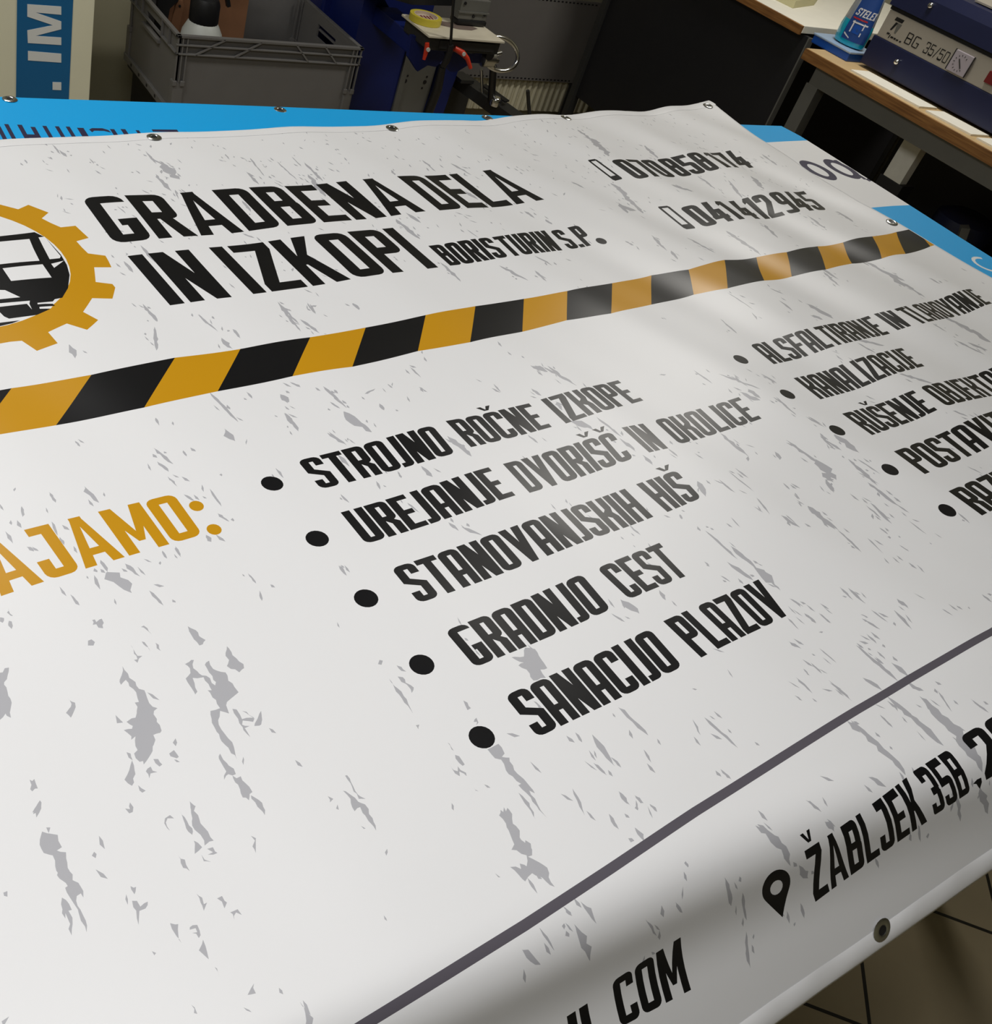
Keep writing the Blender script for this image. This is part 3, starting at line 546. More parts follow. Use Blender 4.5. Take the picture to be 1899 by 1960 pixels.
["ink_yellow",[[-0.4522,-0.1811],[-0.5726,-0.1811],[-0.592,-0.1982],[-0.6106,-0.1885],[-0.6293,-0.2154],[-0.6136,-0.2289],[-0.6205,-0.2435],[-0.6291,-0.2578],[-0.6505,-0.2584],[-0.6524,-0.276],[-0.6544,-0.2934],[-0.6346,-0.2978],[-0.6352,-0.3149],[-0.6368,-0.3308],[-0.657,-0.3416],[-0.6555,-0.3544],[-0.6524,-0.3706],[-0.6299,-0.3655],[-0.6238,-0.3812],[-0.6161,-0.4005],[-0.6357,-0.4092],[-0.6356,-0.4181],[-0.6279,-0.4305],[-0.6199,-0.4429],[-0.5945,-0.4373],[-0.5816,-0.452],[-0.5698,-0.4649],[-0.5805,-0.486],[-0.5691,-0.4949],[-0.5581,-0.5029],[-0.54,-0.4843],[-0.5261,-0.4897],[-0.5114,-0.4957],[-0.5131,-0.5202],[-0.4845,-0.5274],[-0.4757,-0.5036],[-0.4624,-0.5016],[-0.4522,-0.5016],[-0.4522,-0.4702],[-0.4719,-0.4689],[-0.4912,-0.465],[-0.5099,-0.4587],[-0.5276,-0.45],[-0.544,-0.439],[-0.5588,-0.426],[-0.5719,-0.4112],[-0.5828,-0.3948],[-0.5915,-0.3771],[-0.5979,-0.3584],[-0.6017,-0.339],[-0.603,-0.3193],[-0.6017,-0.2997],[-0.5979,-0.2803],[-0.5915,-0.2616],[-0.5828,-0.2439],[-0.5719,-0.2275],[-0.5588,-0.2127],[-0.544,-0.1997],[-0.5276,-0.1887],[-0.5099,-0.18],[-0.4912,-0.1736],[-0.4719,-0.1698],[-0.4522,-0.1685]]],
["ink_black",[[-0.3855,-0.2682],[-0.3649,-0.2678],[-0.3153,-0.2632],[-0.3067,-0.2789],[-0.3047,-0.3267],[-0.3076,-0.3532],[-0.3147,-0.3785],[-0.3302,-0.4091],[-0.3466,-0.4292],[-0.3572,-0.4304],[-0.3618,-0.4352],[-0.3794,-0.4333],[-0.3809,-0.4352],[-0.3636,-0.4395],[-0.3624,-0.4445],[-0.3806,-0.4423],[-0.3824,-0.4453],[-0.3705,-0.4495],[-0.3915,-0.4579],[-0.3959,-0.4579],[-0.4259,-0.4568],[-0.4297,-0.4508],[-0.4311,-0.4413],[-0.4479,-0.4365]]],
["white",[[-0.3903,-0.2811],[-0.3704,-0.2822],[-0.3293,-0.2801],[-0.3342,-0.306],[-0.339,-0.3381],[-0.3915,-0.3374],[-0.4101,-0.3345]]],
["white",[[-0.3156,-0.2779],[-0.3067,-0.2772],[-0.3067,-0.3045],[-0.3064,-0.3305],[-0.3099,-0.3354],[-0.3242,-0.3361],[-0.3198,-0.3052]]],
["white",[[-0.3271,-0.3478],[-0.3073,-0.3425],[-0.3274,-0.3584]]],
["white",[[-0.392,-0.3475],[-0.3387,-0.3475],[-0.3404,-0.381],[-0.3928,-0.3783]]],
["white",[[-0.4245,-0.3905],[-0.4075,-0.3963],[-0.3959,-0.4161],[-0.4207,-0.4141],[-0.4322,-0.411]]],
["white",[[-0.4365,-0.4226],[-0.424,-0.4226],[-0.3877,-0.4264],[-0.3909,-0.4327],[-0.3926,-0.445],[-0.3938,-0.4319],[-0.4268,-0.4299],[-0.4392,-0.4299]]],
["white",[[-0.3807,-0.4332],[-0.361,-0.4347],[-0.3638,-0.4383],[-0.3817,-0.4362]]],
["white",[[-0.3821,-0.4424],[-0.3657,-0.4444],[-0.3702,-0.4489],[-0.3831,-0.4461]]],
["ink_black",[[-0.4513,-0.4621],[-0.439,-0.4619],[-0.4147,-0.4636],[-0.4261,-0.467],[-0.4415,-0.4686],[-0.4543,-0.47]]],
["ink_black",[[-0.43,-0.34],[-0.43,-0.295],[-0.53,-0.225],[-0.575,-0.3],[-0.558,-0.315],[-0.525,-0.255],[-0.47,-0.3],[-0.46,-0.34]]],
["ink_black",[[-0.54,-0.395],[-0.44,-0.395],[-0.44,-0.43],[-0.53,-0.43]]]]
BLOBS = [
[[-0.5331,-0.9926],[-0.5332,-1.0064],[-0.5304,-1.0126],[-0.5309,-1.0204],[-0.5274,-1.0237],[-0.5288,-1.0318],[-0.5287,-1.042],[-0.5257,-1.045],[-0.5296,-1.0463],[-0.5325,-1.0572],[-0.5329,-1.0668],[-0.5348,-1.0681],[-0.5408,-1.0674],[-0.5414,-1.0724],[-0.5463,-1.0773],[-0.5503,-1.0827],[-0.5569,-1.0873],[-0.5603,-1.0892],[-0.5593,-1.0861],[-0.5621,-1.0855],[-0.5626,-1.0765],[-0.5587,-1.0748],[-0.5585,-1.0705],[-0.5544,-1.0622],[-0.5589,-1.0637],[-0.5574,-1.0607],[-0.5603,-1.0525],[-0.5537,-1.0543],[-0.552,-1.0521],[-0.5548,-1.0462],[-0.5464,-1.0457],[-0.5401,-1.0365],[-0.5403,-1.0317],[-0.5369,-1.0326],[-0.5346,-1.0226],[-0.537,-1.0143],[-0.5368,-1.0072],[-0.5427,-1.0101],[-0.5425,-1.0069],[-0.5378,-1.0011]],
[[-0.4823,-1.0126],[-0.4749,-1.0106],[-0.4727,-1.0116],[-0.4777,-1.0197],[-0.4757,-1.0273],[-0.4712,-1.0318],[-0.4692,-1.0444],[-0.4668,-1.0413],[-0.4671,-1.0294],[-0.4663,-1.0203],[-0.4605,-1.0176],[-0.4618,-1.0274],[-0.4535,-1.0353],[-0.4559,-1.0444],[-0.454,-1.0486],[-0.454,-1.0594],[-0.4687,-1.0644],[-0.4733,-1.076],[-0.4789,-1.0702],[-0.487,-1.0823],[-0.4866,-1.098],[-0.4865,-1.1072],[-0.4904,-1.1195],[-0.4921,-1.1029],[-0.4928,-1.0949],[-0.4916,-1.0832],[-0.4865,-1.0668],[-0.4775,-1.0677],[-0.4764,-1.0585],[-0.4779,-1.0464],[-0.4746,-1.0478],[-0.4749,-1.036],[-0.4742,-1.0322],[-0.4834,-1.029],[-0.4868,-1.044],[-0.4899,-1.0459],[-0.4896,-1.0378],[-0.4893,-1.0272],[-0.4826,-1.0235],[-0.4805,-1.0185]],
[[-0.5002,-1.108],[-0.4996,-1.1186],[-0.4972,-1.1257],[-0.4983,-1.131],[-0.5014,-1.1308],[-0.5038,-1.1282],[-0.5093,-1.1311],[-0.504,-1.1252],[-0.5037,-1.1165],[-0.5025,-1.1098]],
[[-0.5014,-1.1308],[-0.4997,-1.1346],[-0.4957,-1.1345],[-0.4953,-1.1426],[-0.4946,-1.1515],[-0.4976,-1.1521],[-0.5009,-1.1567],[-0.5041,-1.1522],[-0.5023,-1.1447],[-0.5026,-1.1374]],
[[-0.6312,-0.9564],[-0.6257,-0.9572],[-0.6226,-0.9537],[-0.6192,-0.9544],[-0.6253,-0.9654],[-0.6294,-0.9699],[-0.6305,-0.9819],[-0.6306,-0.9896],[-0.6367,-1.0037],[-0.6391,-0.9981],[-0.6452,-1.0022],[-0.6478,-0.9912]],
[[-0.4371,-1.0091],[-0.4377,-1.0203],[-0.4337,-1.0334],[-0.4356,-1.0378],[-0.442,-1.0402],[-0.4488,-1.0295],[-0.4434,-1.024],[-0.4439,-1.0186]],
[[-0.4588,-0.9741],[-0.4536,-0.9843],[-0.4541,-0.9904],[-0.4516,-0.995],[-0.4545,-0.9965],[-0.46,-0.9986],[-0.4611,-0.9902]],
[[-0.5885,-1.004],[-0.5846,-1.0105],[-0.5885,-1.0179],[-0.5937,-1.023],[-0.5953,-1.017],[-0.5893,-1.0129],[-0.5877,-1.0106]],
[[-0.5669,-1.0816],[-0.5701,-1.0943],[-0.5772,-1.1028],[-0.58,-1.0951],[-0.5728,-1.0888]],
[[-0.5675,-1.0727],[-0.5651,-1.0753],[-0.5664,-1.0819],[-0.5682,-1.0781]],
[[-0.6456,-1.0643],[-0.6442,-1.0663],[-0.6421,-1.0652],[-0.6426,-1.0691],[-0.643,-1.0743],[-0.6449,-1.0735],[-0.6477,-1.0749],[-0.6484,-1.0725]],
[[-0.6488,-1.0871],[-0.6456,-1.0846],[-0.6468,-1.09],[-0.6504,-1.0936],[-0.6547,-1.0935],[-0.6515,-1.0897]],
[[-0.5851,-1.1155],[-0.5846,-1.1205],[-0.5869,-1.1241],[-0.5898,-1.124],[-0.5908,-1.1188],[-0.5877,-1.1209]],
[[-0.5163,-0.974],[-0.5163,-0.9809],[-0.5162,-0.9877],[-0.5124,-0.9894],[-0.5165,-0.9909],[-0.5196,-0.9946],[-0.521,-0.9906],[-0.5179,-0.9911],[-0.518,-0.9844]],
[[-0.4681,-1.0728],[-0.4651,-1.0749],[-0.466,-1.0858],[-0.4554,-1.089],[-0.4615,-1.0782],[-0.4558,-1.0897],[-0.4587,-1.0923],[-0.4662,-1.0873],[-0.4689,-1.0908],[-0.4637,-1.0948],[-0.4686,-1.0949],[-0.469,-1.1048],[-0.4707,-1.0962],[-0.4703,-1.0885]],
[[-0.4553,-1.0923],[-0.4462,-1.0851],[-0.4538,-1.0977],[-0.4599,-1.0965]],
[[-0.5616,-1.0957],[-0.5562,-1.0934],[-0.5565,-1.0976],[-0.5536,-1.1004],[-0.5591,-1.0991],[-0.562,-1.1026]],
[[-0.5511,-1.0881],[-0.5477,-1.0898],[-0.547,-1.0959],[-0.5499,-1.0966],[-0.5514,-1.0923]],
[[-0.535,-0.9345],[-0.5325,-0.9348],[-0.5327,-0.9382],[-0.5266,-0.9364],[-0.527,-0.9416],[-0.5302,-0.9472],[-0.5337,-0.9448],[-0.5337,-0.9404],[-0.5368,-0.9399]],
[[-0.5481,-0.9548],[-0.5447,-0.9546],[-0.5433,-0.9586],[-0.546,-0.9617],[-0.5503,-0.9597]],
[[-0.56,-1.0361],[-0.5576,-1.0456],[-0.5624,-1.044]],
[[-0.5374,-1.0892],[-0.5324,-1.088],[-0.5319,-1.0956],[-0.534,-1.096],[-0.5376,-1.092]],
[[-0.5726,-1.1044],[-0.5717,-1.1076],[-0.5695,-1.1115],[-0.5727,-1.1119],[-0.5738,-1.1093]],
[[-0.4987,-0.9588],[-0.4956,-0.9582],[-0.4936,-0.9706],[-0.4967,-0.9604]],
[[-0.5056,-0.9743],[-0.5037,-0.976],[-0.5037,-0.988],[-0.5048,-0.9807]],
[[-0.4951,-0.9805],[-0.4934,-0.9838],[-0.495,-0.9909],[-0.4969,-0.9867]],
[[-0.5432,-1.1359],[-0.5416,-1.1409],[-0.5435,-1.1433],[-0.5456,-1.1415]],
[[-0.5954,-0.8914],[-0.5964,-0.8954],[-0.5952,-0.9021],[-0.5968,-0.9014],[-0.5985,-0.8962]],
[[-0.6004,-0.9058],[-0.5986,-0.9075],[-0.6017,-0.9156],[-0.6029,-0.9108]],
[[-0.6058,-0.899],[-0.603,-0.9012],[-0.606,-0.9059],[-0.6075,-0.9035]],
[[-0.6544,-1.1101],[-0.6517,-1.1129],[-0.6453,-1.1176],[-0.6466,-1.1283],[-0.6509,-1.1292],[-0.6456,-1.1334],[-0.6495,-1.1455],[-0.6485,-1.1519],[-0.6503,-1.156],[-0.6475,-1.1597],[-0.647,-1.1671],[-0.649,-1.1717],[-0.6493,-1.168],[-0.6526,-1.1685],[-0.6551,-1.1756],[-0.6546,-1.1829],[-0.6546,-1.1884],[-0.6576,-1.1964],[-0.6576,-1.1868],[-0.6567,-1.1734],[-0.6573,-1.159],[-0.6552,-1.1586],[-0.6586,-1.1475],[-0.6573,-1.1459],[-0.6569,-1.1403],[-0.6551,-1.1316],[-0.6601,-1.1269],[-0.6601,-1.1194]],
[[-0.6623,-1.1649],[-0.6605,-1.1679],[-0.6599,-1.1766],[-0.6622,-1.1761],[-0.6636,-1.1864],[-0.6675,-1.1938],[-0.6675,-1.1884],[-0.6651,-1.1856],[-0.6647,-1.1748],[-0.6648,-1.1692]],
[[-0.543,-1.1354],[-0.541,-1.1414],[-0.5442,-1.1446],[-0.5431,-1.1493],[-0.5448,-1.1565],[-0.5431,-1.1654],[-0.5429,-1.1743],[-0.5511,-1.1747],[-0.5495,-1.1652],[-0.5515,-1.1554],[-0.5484,-1.1498]],
[[-0.5545,-1.1393],[-0.5532,-1.1505],[-0.5525,-1.1573],[-0.5552,-1.1623],[-0.5566,-1.1584],[-0.5556,-1.1509]],
[[-0.5564,-1.1672],[-0.5534,-1.175],[-0.5611,-1.1773]],
[[-0.5728,-1.1728],[-0.5724,-1.176],[-0.57,-1.178],[-0.5712,-1.1881],[-0.5743,-1.1835],[-0.574,-1.179]],
[[-0.5753,-1.2061],[-0.5746,-1.2086],[-0.5731,-1.2109],[-0.5745,-1.216],[-0.5717,-1.216],[-0.577,-1.2205],[-0.576,-1.2138]],
[[-0.6031,-1.2175],[-0.5982,-1.2208],[-0.6016,-1.2273],[-0.6027,-1.2343],[-0.6035,-1.2284]],
[[-0.588,-1.2393],[-0.5913,-1.2538],[-0.5944,-1.2448]],
[[-0.6195,-1.1898],[-0.6164,-1.1914],[-0.6162,-1.1965],[-0.6098,-1.1955],[-0.611,-1.1978],[-0.6182,-1.1991],[-0.6234,-1.2083],[-0.6202,-1.198]],
[[-0.6155,-1.1789],[-0.614,-1.1811],[-0.6121,-1.1813],[-0.6157,-1.186]],
[[-0.621,-1.1833],[-0.6216,-1.1873],[-0.6235,-1.1913],[-0.6232,-1.1865]],
[[-0.4972,-1.1535],[-0.4936,-1.1604],[-0.4937,-1.1671],[-0.4963,-1.174],[-0.4978,-1.1649]],
[[-0.5494,-1.3097],[-0.5476,-1.3169],[-0.5462,-1.3236],[-0.5497,-1.3276],[-0.5539,-1.3254],[-0.5498,-1.3181]],
[[-0.5153,-1.1842],[-0.5129,-1.1878],[-0.5193,-1.1986],[-0.5188,-1.1926],[-0.5146,-1.1893]],
[[-0.5672,-1.1401],[-0.5625,-1.1393],[-0.561,-1.1433],[-0.5655,-1.141],[-0.5683,-1.1436],[-0.5687,-1.1514],[-0.5697,-1.1437]],
[[-0.5636,-1.2166],[-0.5594,-1.2166],[-0.5587,-1.2228],[-0.5626,-1.2259],[-0.5617,-1.2205]],
[[-0.5604,-1.2306],[-0.5571,-1.2309],[-0.5543,-1.231],[-0.5538,-1.2363],[-0.5566,-1.2326],[-0.5606,-1.237],[-0.5594,-1.2326]],
[[-0.592,-1.2268],[-0.5864,-1.2277],[-0.5869,-1.2323],[-0.5901,-1.2369],[-0.5925,-1.2314],[-0.589,-1.2325],[-0.5886,-1.2293],[-0.5929,-1.2284]],
[[-0.5752,-1.2855],[-0.5714,-1.2836],[-0.5738,-1.2901],[-0.5795,-1.2883]],
[[-0.6169,-1.2755],[-0.6157,-1.278],[-0.6162,-1.2827],[-0.6179,-1.2811]],
[[-0.5863,-1.2941],[-0.5836,-1.2975],[-0.5829,-1.2997],[-0.5854,-1.2971]],
[[-0.5903,-1.2604],[-0.5893,-1.2622],[-0.5906,-1.2681]],
[[-0.6238,-1.2298],[-0.6218,-1.2323],[-0.6236,-1.2333]],
[[-0.6504,-1.1082],[-0.6477,-1.1095],[-0.6506,-1.1134]],
[[-0.6966,-1.1431],[-0.6937,-1.1432],[-0.6952,-1.1472],[-0.697,-1.1456]],
[[-0.7294,-1.2256],[-0.7242,-1.225],[-0.7282,-1.2282],[-0.7296,-1.229]],
[[-0.6518,-1.0895],[-0.646,-1.0851],[-0.6474,-1.0916],[-0.6536,-1.0973],[-0.6523,-1.0924],[-0.6547,-1.0921]],
[[-0.5507,-1.178],[-0.5461,-1.1788],[-0.5453,-1.1847],[-0.5525,-1.1825],[-0.5481,-1.1825]],
[[-0.5569,-1.1802],[-0.5567,-1.1849],[-0.5532,-1.189],[-0.5579,-1.1858]],
[[-0.2807,-1.2066],[-0.2674,-1.2067],[-0.2689,-1.2172],[-0.2737,-1.2188],[-0.2677,-1.2226],[-0.2723,-1.2345],[-0.2713,-1.2419],[-0.2704,-1.2493],[-0.2711,-1.2612],[-0.2738,-1.2568],[-0.2764,-1.2706],[-0.2778,-1.2847],[-0.279,-1.2752],[-0.2774,-1.2626],[-0.2793,-1.248],[-0.276,-1.2481],[-0.2798,-1.2354],[-0.2762,-1.2207],[-0.2805,-1.217]],
[[-0.3156,-1.263],[-0.3108,-1.2594],[-0.3099,-1.2621],[-0.3062,-1.2588],[-0.3072,-1.2627],[-0.3038,-1.2607],[-0.3039,-1.2672],[-0.3097,-1.2746],[-0.3086,-1.2823],[-0.313,-1.2872],[-0.3121,-1.2933],[-0.3103,-1.2914],[-0.3081,-1.296],[-0.311,-1.3009],[-0.3145,-1.3047],[-0.3186,-1.304],[-0.3134,-1.3122],[-0.3103,-1.3192],[-0.3152,-1.3262],[-0.3163,-1.3349],[-0.3199,-1.3278],[-0.3219,-1.3214],[-0.3256,-1.3168],[-0.336,-1.3195],[-0.3372,-1.3122],[-0.3391,-1.3039],[-0.3317,-1.3096],[-0.3295,-1.3054],[-0.3257,-1.31],[-0.3189,-1.3025],[-0.3275,-1.2926],[-0.3218,-1.2899],[-0.3175,-1.2779],[-0.3153,-1.2718]],
[[-0.426,-1.184],[-0.4242,-1.1855],[-0.4224,-1.19],[-0.4203,-1.1983],[-0.4165,-1.2029],[-0.4183,-1.2163],[-0.4224,-1.2269],[-0.423,-1.2169],[-0.4218,-1.2033],[-0.4283,-1.2044],[-0.4247,-1.1933]],
[[-0.3169,-1.1033],[-0.3173,-1.1127],[-0.3151,-1.1207],[-0.3177,-1.1348],[-0.3201,-1.1455],[-0.3203,-1.1319],[-0.3199,-1.1184]],
[[-0.1633,-1.1299],[-0.1546,-1.1354],[-0.1569,-1.144],[-0.1601,-1.1598],[-0.1685,-1.1582],[-0.1706,-1.1686],[-0.1856,-1.166],[-0.1825,-1.1525],[-0.187,-1.1451],[-0.1789,-1.1446],[-0.1865,-1.134],[-0.1731,-1.1384]],
[[-0.3233,-1.2036],[-0.3235,-1.2097],[-0.3209,-1.2124],[-0.3165,-1.2052],[-0.3177,-1.2124],[-0.3149,-1.2168],[-0.3166,-1.2198],[-0.3197,-1.213],[-0.3224,-1.2171],[-0.3246,-1.213]],
[[-0.3122,-1.1978],[-0.3096,-1.2006],[-0.3105,-1.2096],[-0.3131,-1.2099],[-0.3142,-1.2063]],
[[-0.2844,-1.2538],[-0.2823,-1.2661],[-0.2882,-1.2824],[-0.2863,-1.2686]],
[[-0.4159,-1.1725],[-0.4141,-1.173],[-0.4156,-1.1845],[-0.4165,-1.1928],[-0.4129,-1.1989],[-0.4183,-1.1964],[-0.4167,-1.184]],
[[-0.3079,-1.1049],[-0.3038,-1.1077],[-0.3052,-1.114],[-0.3014,-1.1219],[-0.307,-1.1261],[-0.3055,-1.1165],[-0.3084,-1.1116]],
[[-0.301,-1.0939],[-0.2977,-1.0973],[-0.2968,-1.1039],[-0.3006,-1.1012]],
[[-0.267,-1.1546],[-0.2649,-1.1582],[-0.2658,-1.1646],[-0.2703,-1.1649]],
[[-0.2733,-1.1777],[-0.2679,-1.1753],[-0.2696,-1.1803],[-0.2733,-1.1818],[-0.2703,-1.1791]],
[[-0.4407,-1.1827],[-0.4379,-1.1869],[-0.4424,-1.1884],[-0.4409,-1.1862]],
[[-0.3257,-1.1569],[-0.3223,-1.1577],[-0.3262,-1.1616]],
[[-0.3102,-1.1844],[-0.3094,-1.1864],[-0.3105,-1.1939],[-0.3114,-1.1919]],
[[-0.3177,-1.2307],[-0.3168,-1.2364],[-0.3187,-1.2348]],
[[-0.3465,-1.2348],[-0.3465,-1.2377],[-0.3495,-1.2414],[-0.3499,-1.239]],
[[-0.3123,-1.0814],[-0.3098,-1.0835],[-0.3139,-1.087],[-0.3165,-1.0849]],
[[-0.4377,-1.1928],[-0.4396,-1.1975],[-0.441,-1.1955]],
[[-0.4313,-1.2177],[-0.4292,-1.2215],[-0.4309,-1.2211]],
[[-0.3546,-1.3021],[-0.3528,-1.307],[-0.3544,-1.3062]],
[[-0.2036,-1.1852],[-0.2016,-1.187],[-0.2011,-1.2003],[-0.2042,-1.1937]]]
